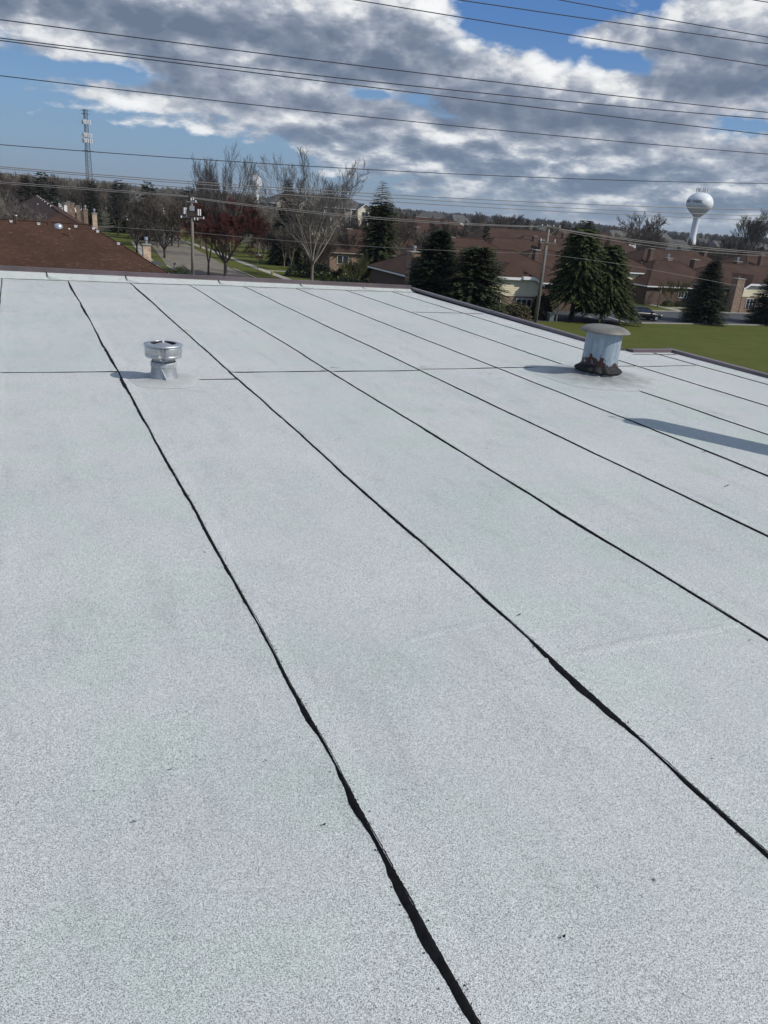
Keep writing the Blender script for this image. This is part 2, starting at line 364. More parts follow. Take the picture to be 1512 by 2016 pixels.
# ------------------------------------------------------------------ ground, road, paths
gm = MB(); gm.poly([(-6000, -3000, 0), (6000, -3000, 0), (6000, 7000, 0), (-6000, 7000, 0)])
tag(gm.obj('ground', FIELD), kind='structure')
def sheet(name, pts, m, z, kind='structure'):
    b = MB(); b.poly([(x, y, z) for x, y in pts]); o = b.obj(name, m); return tag(o, kind=kind)
sheet('lawn', [(9, 8), (200, 8), (200, 75.2), (52, 75.2), (40, 75.2), (9, 75.2)], GRASS, 0.008)
sheet('verge', [(30.9, 76), (50, 90), (50, 300), (30.9, 300)], GRASS, 0.010)
sheet('verge', [(12.6, 84), (20.2, 84), (24.6, 210), (12.6, 210)], GRASS, 0.010)
sheet('front_lawn', [(50, 87.6), (220, 87.6), (220, 130), (50, 130)], GRASS, 0.010)
sheet('road', [(53, 75.2), (240, 75.2), (240, 86.9), (60, 86.9), (53, 92)], ASPH, 0.014)
sheet('side_street', [(20.6, 60), (30.6, 60), (30.6, 125), (33.5, 175), (44, 260), (36, 260), (25.5, 175), (20.6, 125)], CONCT, 0.014)
kb = MB(); kb.quadbox((62, 86.9, 0), (240, 87.1, 0.14)); tag(kb.obj('kerb', CONC), kind='structure')
kb = MB(); kb.quadbox((69.5, 75.0, 0), (240, 75.2, 0.13)); tag(kb.obj('kerb', CONC), kind='structure')
kb = MB(); kb.quadbox((30.6, 60, 0), (30.85, 125, 0.13)); tag(kb.obj('kerb', CONC), kind='structure')
kb = MB(); kb.quadbox((20.35, 60, 0), (20.6, 125, 0.13)); tag(kb.obj('kerb', CONC), kind='structure')
sheet('pavement', [(35.0, 80), (36.3, 80), (36.3, 190), (35.0, 190)], CONC, 0.018)
sheet('pavement', [(17.6, 84), (18.9, 84), (19.2, 125), (23.2, 178), (21.9, 178), (17.9, 125)], CONC, 0.018)
sheet('driveway', [(12.7, 126), (20.5, 126), (20.6, 133), (12.7, 133)], ASPH, 0.022)
sheet('path', [(36.3, 124), (50, 124), (50, 125.2), (36.3, 125.2)], CONC, 0.018)
sheet('path', [(88.2, 87.1), (89.6, 87.1), (89.4, 96), (88.0, 96)], CONC, 0.018)
sheet('path', [(89.6, 91), (93.5, 91), (93.5, 92.1), (89.6, 92.1)], CONC, 0.018)
for x in (64.4, 67.6):
    b = MB(); b.poly([(x, 75.6, 0.018), (x+0.15, 75.6, 0.018), (x+1.15, 80.3, 0.018), (x+1.0, 80.3, 0.018)])
    o = b.obj('parking_line', WHITE); tag(o, kind='structure')

# ------------------------------------------------------------------ our flat roof
RZ = EYE.z - 1.45
bld = thing('flat_roof_building', 'low commercial building under the pale granulated flat roof in the foreground', 'building', (0, 0, RZ))
PITCH = 0.925
def hgt_(x, y): return 0.006*noise.noise(Vector((x*0.8, y*0.45, 2.0))) + 0.0025*noise.noise(Vector((x*2.7, y*1.5, 5.0)))
def edge(i, y):
    if i == 8: return 7.50
    return 0.68 + PITCH*i + 0.011*noise.noise(Vector((i*7.3, y*0.75, 0.5))) + 0.005*noise.noise(Vector((i*3.1, y*3.1, 4.5))) + 0.0018*noise.noise(Vector((i*3.1, y*14, 4.5)))
YF = 13.3
YC = {0: 6.33, 1: 6.60, 2: 6.58, 3: 6.63, 4: 6.65, 5: 6.66, 6: 6.64}
def xmax(y): return 6.70 if y > 7.5 else 7.50
wb = MB()
fp = [(-15, -7), (7.62, -7), (7.62, 7.56), (6.82, 7.56), (6.82, 13.55), (-15, 13.55)]
for k in range(len(fp)):
    a, b2 = fp[k], fp[(k+1) % len(fp)]
    wb.poly([(a[0], a[1], -RZ), (b2[0], b2[1], -RZ), (b2[0], b2[1], -0.02), (a[0], a[1], -0.02)])
wb.poly([(x, y, -0.03) for x, y in fp])
wb.obj('wall', BRKD, bld)
def strip_sheet(i, ya, yb, m):
    b = MB(); ny = max(2, int((yb-ya)/0.16)); us = (0, 0.015, 0.08, 0.25, 0.5, 0.75, 1.0)
    idx = []
    for j in range(ny+1):
        y = ya + (yb-ya)*j/ny; xl, xr = edge(i, y), edge(i+1, y); row = []
        for u in us:
            x = min(xl + (xr-xl)*u, xmax(y)); zz = hgt_(x, y) + 0.0055*max(0, 1-u/0.08)
            if u == 1.0: x += 0.004
            row.append(len(b.v)); b.v.append((x, y, zz))
        x_l = b.v[row[0]][0]; row.insert(0, len(b.v)); b.v.append((x_l, y, -0.01)); idx.append(row)
    for j in range(ny):
        for k in range(len(us)):
            b.f.append((idx[j][k], idx[j][k+1], idx[j+1][k+1], idx[j+1][k])); b.mi.append(0)
    # end faces give the sheet its thickness
    o = b.obj('membrane_sheet', m, bld); return o
rnd = random.Random(5)
for i in range(-16, 8):
    yc = YC.get(i, 6.64 + 0.02*(i % 3))
    yf = YF
    if i == 6:                               # beyond the step only the near part goes on
        if True: yf = YF
    if i <= 6: strip_sheet(i, yc, yf, MEM[(i*2+1) % 3])
    else: strip_sheet(i, yc, 7.49, MEM[1])
    strip_sheet(i, -7.0, yc, MEM[(i+1) % 3])
# bitumen bleed along the laps
PROF = {0: [(0.6, .016), (0.80, .018), (0.92, .020), (1.03, .031), (1.09, .028), (1.18, .017), (1.30, .011), (1.42, .020), (1.52, .015), (1.58, .005), (1.70, .008), (1.80, .017), (1.95, .010), (2.2, .008), (2.7, .009), (3.3, .012), (4.4, .013), (4.9, .010), (5.4, .017), (5.9, .014), (6.2, .030), (6.6, .008), (7.2, .024), (8.2, .018), (9.2, .008), (10.2, .030), (11, .012), (11.6, .020), (12.3, .035), (13.3, .014)],
        1: [(0.5, .014), (0.9, .015), (1.15, .013), (1.35, .007), (1.44, .010), (1.55, .022), (1.66, .033), (1.74, .031), (1.85, .019), (1.95, .009), (2.0, .004), (2.10, .007), (2.25, .012), (2.5, .009), (3.0, .012), (4.0, .011), (5.0, .009), (6.5, .014), (8.5, .012), (10.5, .018), (12, .03), (13.3, .014)]}
def bead_w(i, y):
    if i in PROF:
        p = PROF[i]
        if y <= p[0][0]: w = p[0][1]
        else:
            w = p[-1][1]
            for (a, wa), (c, wc) in zip(p, p[1:]):
                if a <= y <= c:
                    t = (y-a)/(c-a); t = t*t*(3-2*t); w = wa+(wc-wa)*t; break
    else:
        w = 0.0095 + 0.010*max(0, noise.noise(Vector((i*5.1, y*0.9, 1.0)))) ** 1.0 + 0.012*max(0, noise.noise(Vector((i*2.3, y*2.0, 9.0)))-0.25)
        if i < 0: w += 0.004
    return max(0.0015, 0.84*w*(1 + 0.45*noise.noise(Vector((i*1.7, y*9.0, 3.0)))) + 0.0018*noise.noise(Vector((i, y*40, 7.0)))+0.0012*noise.noise(Vector((i, y*110, 2.0))))
def bead(i, ya, yb):
    b = MB(); ysq = []; y = ya
    while y < yb: ysq.append(y); y += 0.05 if y < 0.4 else (0.006 if y < 3.5 and 0 <= i <= 2 else 0.02)
    ysq.append(yb); n = len(ysq)-1
    for y in ysq:
        xe = edge(i, y); w = bead_w(i, y); gr = 0.0030*noise.noise(Vector((i*9, y*110, 3)))+0.002*noise.noise(Vector((i*9, y*35, 8)))
        z = hgt_(xe-0.02, y)
        b.v += [(xe-w, y, z+0.0006), (xe-w*0.75, y, z+0.0032), (xe-w*0.3, y, z+0.0042), (xe+0.0025+gr, y, hgt_(xe, y)+0.0066), (xe+0.0035+gr, y, hgt_(xe, y)+0.002)]
    for j in range(n):
        for k in range(4): b.f.append((j*5+k, j*5+k+1, j*5+6+k, j*5+5+k)); b.mi.append(0)
    b.obj('bitumen_bead', BIT, bld, smooth=True)
for i in range(-15, 7):
    if i == 5: bead(i, -7, 5.9); bead(i, 6.5, YF)
    else: bead(i, -7, YF)
bead(7, -7, 7.4)
b = MB()                                     # loose crumbs and drips of bitumen beside the near laps
for i in (0, 1, 2, 3):
    rc = random.Random(50+i)
    for k in range(620):
        y = 0.4+rc.random()**1.3*7.5; xe = edge(i, y); w_ = bead_w(i, y)
        x = xe + rc.choice((-1, 1, 1))*abs(rc.gauss(0, 0.008)) + (0.003 if rc.random() < .5 else -w_)
        q = rc.uniform(.0007, .0022)*(1+0.12*y); z = hgt_(x, y)+(0.0075 if x > xe else 0.0022)
        a = rc.uniform(0, 6); b.poly([(x+q*math.cos(a+t), y+q*1.3*math.sin(a+t), z) for t in (0, 1.4, 2.9, 4.5)])
tag(b.obj('bitumen_crumbs', BIT, bld), kind='stuff')
def cross_bead(x0, x1, y, w=0.010, z=0.006):
    b = MB(); n = max(3, int((x1-x0)/0.03))
    for j in range(n+1):
        x = x0+(x1-x0)*j/n; yy = y+0.006*noise.noise(Vector((x*2, y, 1))); ww = max(0.002, w*(0.8+1.2*noise.noise(Vector((x*4, y, 5)))))
        zz = hgt_(x, yy)+z
        b.v += [(x, yy-ww/2, zz-0.004), (x, yy-ww/4, zz), (x, yy+ww/2, zz)]
    for j in range(n):
        for k in range(2): b.f.append((j*3+k, j*3+k+3, j*3+k+4, j*3+k+1)); b.mi.append(0)
    b.obj('bitumen_bead', BIT, bld, smooth=True)
for i in range(-15, 7):
    yc = YC.get(i, 6.64 + 0.02*(i % 3)); x0, x1 = edge(i, yc), edge(i+1, yc)
    if i == 0: cross_bead(x0+0.56, x1, yc, 0.008)
    elif i == 6: cross_bead(x0, 7.1, yc, 0.008)
    else: cross_bead(x0, x1-0.01, yc, 0.011)
cross_bead(edge(5, 10.6)+0.02, 6.6, 10.6, 0.010); cross_bead(6.75, 7.45, 7.32, 0.008)
# short cracks, drips, scuffs of bitumen by the laps
def scrap(px, py, L, w, ang):
    p = at(px, py, RZ); b = MB(); n = 7
    for j in range(n+1):
        t = j/n; x = p.x+L*(t-0.5)*math.cos(ang); y = p.y+L*(t-0.5)*math.sin(ang)+0.15*L*math.sin(t*4+px)
        ww = w*(math.sin(math.pi*min(1, t+0.05))*0.8+0.2)*(0.6+0.8*abs(noise.noise(Vector((px, t*5, 1)))))
        z = hgt_(x, y)+0.0075
        b.v += [(x, y-ww/2, z), (x, y+ww/2, z)]
    for j in range(n): b.f.append((j*2, j*2+2, j*2+3, j*2+1)); b.mi.append(0)
    b.obj('bitumen_scrap', BIT, bld)
for a in [(985, 1210, .035, .004, 1.2), (1022, 1213, .02, .010, 0), (1475, 1264, .03, .004, -.2), (365, 652, .13, .03, -.2), (358, 768, .10, .006, 1.5), (385, 771, .22, .006, 0),
          (1007, 791, .05, .012, .3), (30, 614, .05, .02, .2), (5, 614, .06, .02, 0), (352, 596, .06, .015, 0), (383, 605, .08, .015, .1), (945, 735, .1, .008, 0), (965, 737, .1, .006, 0), (985, 747, .15, .006, 0),
          (660, 725, .1, .02, 0), (835, 724, .12, .015, 0), (640, 731, .12, .014, 0), (523, 1499, .008, .007, 0), (638, 1625, .009, .008, 0), (1109, 1848+0, .010, .009, 0), (1055, 1275, .02, .012, .4), (1235, 1427, .01, .006, .5),
          (1430, 957, .06, .01, 0), (1465, 922, .05, .008, 0), (260, 670, .05, .01, .5), (335, 1517, .02, .004, .6), (1385, 890, .05, .012, .3), (560, 540, .1, .02, 0)]:
    scrap(*a)

def wrinkle(pts, w, h):
    P = [at(x, y, RZ) for x, y in pts]; b = MB(); N = 26
    for j in range(N+1):
        t = j/N*(len(P)-1); k = min(len(P)-2, int(t)); p = P[k].lerp(P[k+1], t-k); d = (P[k+1]-P[k]).normalized(); n2 = Vector((-d.y, d.x, 0))
        p = p + n2*0.012*noise.noise(Vector((t*4, w*50, 1))); e = max(0.0, math.sin(math.pi*j/N))**0.6
        for o_, f_ in ((-1, 0), (-.5, .45), (0, 1), (.45, .5), (1, 0)):
            q = p+n2*w*o_*e; b.v.append((q.x, q.y, hgt_(q.x, q.y)+0.0006+(h*f_*e if f_ else -0.001)))
    for j in range(N):
        for k in range(4): b.f.append((j*5+k, j*5+5+k, j*5+6+k, j*5+1+k)); b.mi.append(0)
    b.obj('membrane_wrinkle', MEM[0], bld, True)
wrinkle([(1030, 1312), (1150, 1285), (1260, 1262), (1400, 1240), (1470, 1226)], 0.035, 0.0055)
wrinkle([(790, 1268), (880, 1240), (990, 1222)], 0.03, 0.003)
wrinkle([(1090, 1105), (1250, 1150), (1330, 1185)], 0.04, 0.003)
wrinkle([(560, 1080), (640, 1100), (700, 1125)], 0.03, 0.0025)
for a in [(1290, 1925, .16, .0022, -1.0), (735, 1140, .03, .002, .3), (448, 1130, .02, .002, 0), (125, 600, .05, .012, 0), (265, 1620, .012, .006, 0), (180, 1350, .010, .004, 0), (880, 1580, .008, .004, 0), (1400, 1500, .01, .005, 0), (960, 885, .03, .006, 0), (1170, 1000, .03, .005, .4)]: scrap(*a)
# perimeter: sloped flashing and metal coping in pieces
def zc(x): return 0.10 - 0.065*min(1, max(0, (x+0.3)/7.0))
fl = MB(); xs = [-15 + k*0.5 for k in range(44)] + [6.72]
for k, x in enumerate(xs):
    fl.v += [(x, 13.26, hgt_(x, 13.26)+0.003), (x, 13.31, 0.012), (x, 13.36, zc(x)*0.55), (x, 13.43, zc(x)+0.004)]
for k in range(len(xs)-1):
    for q in range(3): fl.f.append((k*4+q, k*4+4+q, k*4+5+q, k*4+1+q)); fl.mi.append(0)
fl.obj('cant_flashing', MEM[0], bld)
cb = MB()
for k in range(len(xs)*6-6):
    x = -15 + k*(21.7/(len(xs)*6-6)); w = 0.010*(0.7+0.5*noise.noise(Vector((x*2, 0, 0))))
    cb.v += [(x, 13.255-w, hgt_(x, 13.25)+0.0055), (x, 13.257, hgt_(x, 13.26)+0.008)]
for k in range(len(xs)*6-7): cb.f.append((k*2, k*2+2, k*2+3, k*2+1)); cb.mi.append(0)
cb.obj('bitumen_bead', BIT, bld)
for x in (-3.6, -2.2, -0.95, 0.38, 1.55, 3.05, 4.5, 5.7):     # laps of the flashing strip run down and curl along the base
    b = MB(); n = 14
    for j in range(n+1):
        t = j/n; xx = x + (0.02*t if t < 0.5 else 0.01+0.4*(t-0.5)**2*1.9); yy = 13.43 - 0.17*t
        z = (zc(x)+0.008)*(1-t) + 0.012*t + 0.004; w = 0.013
        b.v += [(xx-w/2, yy, z), (xx+w/2, yy+0.005, z)]
    for j in range(n): b.f.append((j*2, j*2+1, j*2+3, j*2+2)); b.mi.append(0)
    b.obj('bitumen_bead', BIT, bld)
def coping(p0, p1, z0, z1, win, wout, hi=0.07):
    p0 = Vector(p0); p1 = Vector(p1); d = (p1-p0).normalized(); nrm_ = Vector((d.y, -d.x))   # nrm_ points outwards for clockwise runs
    L = (p1-p0).length; n = max(1, round(L/3.0))
    for k in range(n):
        a = p0 + d*(L*k/n + (0.002 if k else 0)); c = p0 + d*(L*(k+1)/n - 0.002)
        za = z0+(z1-z0)*k/n; zb = z0+(z1-z0)*(k+1)/n
        prof = [(-win-0.004, -0.0), (-win, 0.012), (-win, hi), (-win+0.01, hi+0.006), (wout-0.01, hi-0.004), (wout, hi-0.012), (wout, -0.10), (wout+0.012, -0.115)]
        b = MB()
        for (q, zz) in ((a, za), (c, zb)):
            for (o_, h_) in prof: b.v.append((q.x+nrm_.x*o_, q.y+nrm_.y*o_, zz+h_))
        m_ = len(prof)
        for j in range(m_-1): b.f.append((j, j+1, m_+j+1, m_+j)); b.mi.append(0)
        b.f.append(tuple(range(m_))); b.f.append(tuple(range(2*m_-1, m_-1, -1))); b.mi += [0, 0]
        b.obj('coping_piece', COPE, bld)
        if k < n-1:                              # joint cover
            b = MB()
            for s_ in (-0.045, 0.045):
                for (o_, h_) in prof: oo = o_+(0.004 if o_ > 0.03 else -0.004); b.v.append((c.x+d.x*s_+nrm_.x*oo, c.y+d.y*s_+nrm_.y*oo, zb+h_+0.004))
            for j in range(m_-1): b.f.append((j, j+1, m_+j+1, m_+j)); b.mi.append(0)
            b.obj('coping_joint', COPE, bld)
# runs go left to right along the far edge, then towards the camera along the right edge: outside is always on the left, so flip the sign
def cop(p0, p1, z0, z1, win=0.0, wout=0.14, hi=0.07): coping(p1, p0, z1, z0, win, wout, hi)
cop((-15, 13.43), (-0.3, 13.43), zc(-15), zc(-0.3))
cop((-0.3, 13.43), (6.696, 13.43), zc(-0.3), zc(6.7), hi=0.068)
cop((6.70, 13.57), (6.70, 7.58), zc(6.7)-0.005, 0.0, hi=0.032)
cop((6.856, 7.44), (7.497, 7.44), 0.0, 0.0, hi=0.032)
cop((7.50, 7.58), (7.50, -7), 0.0, 0.0, hi=0.032)
# ------------------------------------------------------------------ vents on the roof
def patch(cx, cy, r, m, zt, seed, name, parent, rings=10, h0=0.0):
    b = MB(); n = 48
    for j in range(rings+1):
        t = j/rings
        for i in range(n):
            a = 2*math.pi*i/n; rr = r*t*(1+0.16*noise.noise(Vector((math.cos(a)*1.8, math.sin(a)*1.8, seed)))*t)
            x, y = rr*math.cos(a), rr*math.sin(a)
            z = 0.0015 + 0.006*min(1, (1-t)*6) + h0*max(0, 1-t)**1.6 + 0.010*max(0, 1-t)*noise.noise(Vector((x*14, y*14, seed)))
            b.v.append((x, y, z + hgt_(cx+x, cy+y)))
    for j in range(rings):
        for i in range(n): b.f.append((j*n+i, j*n+(i+1) % n, (j+1)*n+(i+1) % n, (j+1)*n+i)); b.mi.append(0)
    return b.obj(name, m, parent, smooth=True)
def patch_mat(name, dark, lite, R):
    m = membrane_mat(name, (0.885, 0.900, 0.850)); t = m.node_tree; b = t.nodes['Principled BSDF']; g = G(t)
    base = b.inputs['Base Color'].links[0].from_socket
    tc = g.n('ShaderNodeTexCoord').outputs['Object']
    n1 = g.n('ShaderNodeTexNoise', {'Vector': tc, 'Scale': 6.0, 'Detail': 8.0, 'Roughness': 0.72})
    n2 = g.n('ShaderNodeTexNoise', {'Vector': tc, 'Scale': 150.0, 'Detail': 3.0, 'Roughness': 0.7})
    vc = g.n('ShaderNodeTexVoronoi', {'Vector': g.n('ShaderNodeVectorMath', {0: tc, 1: n1.outputs['Color']}, operation='ADD').outputs[0], 'Scale': 5.5}, feature='DISTANCE_TO_EDGE')
    ln = g.n('ShaderNodeVectorMath', {0: tc}, operation='LENGTH').outputs['Value']
    f = g.m('ADD', g.m('DIVIDE', ln, R), g.m('MULTIPLY', g.m('SUBTRACT', n1.outputs[0], 0.5), 1.5))
    dk = g.mix(1.0, dark, g.ramp(n2.outputs[0], [(0.32, 0.62), (0.5, 1.0), (0.68, 1.3)]), 'MULTIPLY')
    c = g.mix(g.ramp(f, [(0.35, 0.0), (0.85, 0.72), (1.0, 1.0)]), dk, base)
    crack = g.m('MULTIPLY', g.ramp(vc.outputs['Distance'], [(0.006, 1.0), (0.014, 0.0)]), g.ramp(n1.outputs[0], [(0.50, 0.0), (0.58, 0.45)]))
    c = g.mix(crack, c, (0.12, 0.12, 0.12))
    t.links.new(c, b.inputs['Base Color']); b.inputs['Roughness'].default_value = 0.8
    return m
V1 = (1.0, 6.36)
v1 = thing('flue_vent', 'small shiny galvanized flue vent with open wind cap on grey boot', 'roof vent', (V1[0], V1[1], RZ))
patch(V1[0], V1[1], 0.30, patch_mat('mastic_patch_small', (0.36, 0.37, 0.37), (0.49, 0.50, 0.50), 0.3), 0, 3.0, 'sealant_patch', v1, h0=0.03)
def wob(t, z): return 1 + 0.02*noise.noise(Vector((math.cos(t)*2, math.sin(t)*2, z*14)))
def wob(t, z): return 1 + 0.025*noise.noise(Vector((math.cos(t)*2, math.sin(t)*2, z*14)))
MB().lathe([(0.118, 0.0), (0.110, 0.02), (0.104, 0.06), (0.098, 0.10), (0.096, 0.118)], 48, mod=wob).obj('boot', GALVD, v1, True)
MB().lathe([(0.097, 0.108), (0.1025, 0.116), (0.1010, 0.125), (0.1025, 0.133), (0.1015, 0.148), (0.094, 0.156)], 48, mod=wob).obj('band', SEAL, v1, True)
b = MB(); b.path([(0.006, -0.121, 0.008), (-0.004, -0.117, 0.035), (-0.02, -0.108, 0.075), (-0.034, -0.099, 0.112)], [.009, .007, .006, .004], 6); b.obj('boot_seam', SEAL, v1, True)
MB().lathe([(0.088, 0.152), (0.087, 0.162), (0.093, 0.168), (0.094, 0.185), (0.090, 0.215), (0.086, 0.22)], 40).obj('neck', GALVD, v1, True)
CAMD = math.atan2(-V1[1], -V1[0]) - 0.03
def pinch(t, z):
    k = 1.0
    for q in range(3):
        a = (t - CAMD - q*2*math.pi/3 + math.pi) % (2*math.pi) - math.pi
        k -= 0.21*math.exp(-(a/0.15)**2)
    return k
MB().lathe([(0.139, 0.192), (0.143, 0.196), (0.145, 0.208), (0.1405, 0.212), (0.1405, 0.218), (0.145, 0.222), (0.1445, 0.270), (0.1445, 0.281), (0.141, 0.280), (0.138, 0.22), (0.136, 0.194)], 120, mod=pinch).obj('wind_band', GALV, v1, True)
MB().lathe([(0.146, 0.279), (0.150, 0.281), (0.152, 0.286), (0.149, 0.293), (0.120, 0.300), (0.104, 0.301), (0.101, 0.294), (0.105, 0.288)], 72).obj('cap_ring', GALV, v1, True)
MB().lathe([(0.0001, 0.305), (0.02, 0.302), (0.060, 0.288), (0.088, 0.274), (0.0885, 0.270), (0.0, 0.268)], 48).obj('inner_cone', GALVD, v1, True)
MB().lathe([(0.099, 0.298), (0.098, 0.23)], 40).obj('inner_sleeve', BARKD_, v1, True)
b = MB()
for q in range(3):
    a = CAMD + q*2*math.pi/3 + 0.6
    b.tube((0.086*math.cos(a), 0.086*math.sin(a), 0.18), (0.138*math.cos(a), 0.138*math.sin(a), 0.23), 0.006, n=4)
b.obj('bracket', GALVD, v1)
b = MB(); b.tube((0, 0, 0.30), (0, 0, 0.318), 0.009, n=8, caps=True); b.obj('finial', WHITE, v1)
a = CAMD; b = MB(); b.poly([(0.135*math.cos(a-.25), 0.135*math.sin(a-.25), 0.194), (0.105*math.cos(a), 0.105*math.sin(a), 0.155), (0.135*math.cos(a+.25), 0.135*math.sin(a+.25), 0.194), (0.10*math.cos(a), 0.10*math.sin(a), 0.198)])
b.obj('wind_tab', GALVD, v1)

V2 = (5.30, 6.20)
v2 = thing('exhaust_vent', 'large blue grey exhaust pipe with mushroom cap and rusty torn base', 'roof vent', (V2[0], V2[1], RZ))
patch(V2[0], V2[1], 0.66, patch_mat('mastic_patch_large', (0.23, 0.235, 0.235), (0.50, 0.51, 0.51), 0.62), 0, 7.0, 'sealant_patch', v2, rings=14, h0=0.07)
def paint_mat():
    m = bpy.data.materials.new('worn_blue_paint'); m.use_nodes = True; t = m.node_tree; b = t.nodes['Principled BSDF']; g = G(t)
    tc = g.n('ShaderNodeTexCoord').outputs['Object']; s = g.n('ShaderNodeSeparateXYZ', {0: tc})
    mp = g.n('ShaderNodeMapping', {0: tc, 'Scale': (1, 1, 0.16)})
    n1 = g.n('ShaderNodeTexNoise', {'Vector': mp.outputs[0], 'Scale': 26.0, 'Detail': 8.0, 'Roughness': 0.75})
    n2 = g.n('ShaderNodeTexNoise', {'Vector': tc, 'Scale': 13.0, 'Detail': 6.0, 'Roughness': 0.7})
    c = g.mix(g.ramp(n1.outputs[0], [(0.36, 0.0), (0.62, 1.0)]), (0.20, 0.245, 0.29), (0.345, 0.415, 0.47))
    # rust climbs unevenly from the base
    h = g.m('ADD', g.m('MULTIPLY', s.outputs[2], -7.0), g.m('MULTIPLY', g.m('SUBTRACT', n2.outputs[0], 0.5), 4.2))
    side = g.m('MULTIPLY', s.outputs[0], -1.6)
    h = g.m('ADD', h, g.m('ADD', side, 1.52))
    rust = g.mix(g.ramp(n2.outputs[0], [(0.4, 0.0), (0.6, 1.0)]), (0.010, 0.008, 0.008), (0.060, 0.018, 0.014))
    c = g.mix(g.ramp(h, [(0.30, 0.0), (0.45, 1.0)]), c, rust)
    streak = g.m('MULTIPLY', g.ramp(n1.outputs[0], [(0.30, 1.0), (0.42, 0.0)]), g.ramp(g.m('MULTIPLY', s.outputs[2], 1.0), [(0.05, 0.8), (0.30, 0.0)]))
    c = g.mix(streak, c, (0.07, 0.05, 0.045))
    t.links.new(c, b.inputs['Base Color']); b.inputs['Roughness'].default_value = 0.5; b.inputs['Specular IOR Level'].default_value = 0.4
    return m
BLUE = paint_mat()
CAPM = mat('weathered_cap_metal', (0.185, 0.178, 0.158), 0.62, 0.2, var=0.22, scale=7, detail=8, bump=0.002)
TORN = mat('torn_roofing_skirt', (0.010, 0.010, 0.011), 0.7, var=0.4, scale=20, bump=0.004)
MB().lathe([(0.186, 0.05), (0.181, 0.13), (0.179, 0.22), (0.177, 0.495)], 64).obj('pipe', BLUE, v2, True)
ca = math.atan2(-V2[1], -V2[0])
b = MB()
for off in (-0.62,):
    a = ca + off
    for r_, w in ((0.2155, 0.10),):
        p = (math.cos(a), math.sin(a)); b.tube((p[0]*0.181, p[1]*0.181, 0.10), (p[0]*0.178, p[1]*0.178, 0.475), 0.0045, n=5)
b.obj('pipe_seam', BLUE, v2)
MB().lathe([(0.0001, 0.517), (0.10, 0.516), (0.15, 0.512), (0.190, 0.503), (0.220, 0.488), (0.246, 0.467), (0.250, 0.461), (0.246, 0.456), (0.236, 0.458), (0.20, 0.484), (0.0, 0.49)], 72,
            mod=lambda t, z: 1+0.006*math.sin(t*5)).obj('mushroom_cap', CAPM, v2, True)
b = MB()
for q in range(4):
    a = q*math.pi/2+0.4; b.tube((0.172*math.cos(a), 0.172*math.sin(a), 0.44), (0.18*math.cos(a), 0.18*math.sin(a), 0.485), 0.007, n=4)
b.obj('bracket', CAPM, v2)
b = MB(); n = 96                              # torn skirt flaring out of the base
for j, (r_, z_) in enumerate([(0.181, 0.135), (0.190, 0.115), (0.206, 0.100), (0.226, 0.090), (0.240, 0.072), (0.228, 0.060), (0.195, 0.068)]):
    for i in range(n):
        a = 2*math.pi*i/n
        k = noise.noise(Vector((math.cos(a)*5, math.sin(a)*5, 1.0))); k2 = noise.noise(Vector((math.cos(a)*15, math.sin(a)*15, 4.0)))
        rr = r_ + (0.011*k + 0.004*k2)*(1 if 2 <= j <= 5 else 0.15); zz = z_ + (0.004*k2 + 0.014*k)*(1 if j < 6 else 0)
        b.v.append((rr*math.cos(a), rr*math.sin(a), zz))
for j in range(6):
    for i in range(n): b.f.append((j*n+i, j*n+(i+1) % n, (j+1)*n+(i+1) % n, (j+1)*n+i)); b.mi.append(0)
b.obj('torn_skirt', TORN, v2, True)
MB().lathe([(0.250, 0.0), (0.222, 0.030), (0.200, 0.065), (0.190, 0.10)], 64, mod=lambda t, z: 1+0.05*noise.noise(Vector((math.cos(t)*3, math.sin(t)*3, z*20)))).obj('flashing_collar', SEAL, v2, True)
a = ca+0.22; b = MB()
for (a0_, a1_, z0_, z1_) in ((0.02, 0.20, 0.012, 0.05),):
    pts = []
    for (aa, zz, rr) in ((a0_, z1_, .228), (a0_+.03, z0_, .268), (a1_, z0_+.003, .272), (a1_-.1, z1_, .228)):
        pts.append((rr*math.cos(ca+aa), rr*math.sin(ca+aa), zz))
    b.poly(pts)
b.obj('mastic_highlight', mat('highlight_silver', (0.85, 0.85, 0.86), 0.3, 0.6), v2)  # silver mastic patch, its bright highlight put into the colour

# leaning hooded stack beside the camera: only its shadow falls into the picture
st = thing('leaning_stack', 'hooded pipe standing just outside the right edge, seen by its shadow', 'roof vent', (5.46, 2.76, RZ))
b = MB(); b.tube((0, 0, 0), (0.53, 0.60, 1.78), 0.155, n=32, caps=True); b.obj('pipe', GALVD, st, True)
b = MB()
for k in range(24):
    a0_ = math.pi*k/24; a1_ = math.pi*(k+1)/24
    f_ = lambda a: (0.53+0.155*math.cos(a)*0.9+0.04*math.sin(a), 0.60-0.155*math.cos(a)*0.5+0.05*math.sin(a), 1.78+0.20*math.sin(a))
    b.tube(f_(a0_), f_(a1_), 0.008, n=5)
b.obj('wire_hoop', GALVD, st)

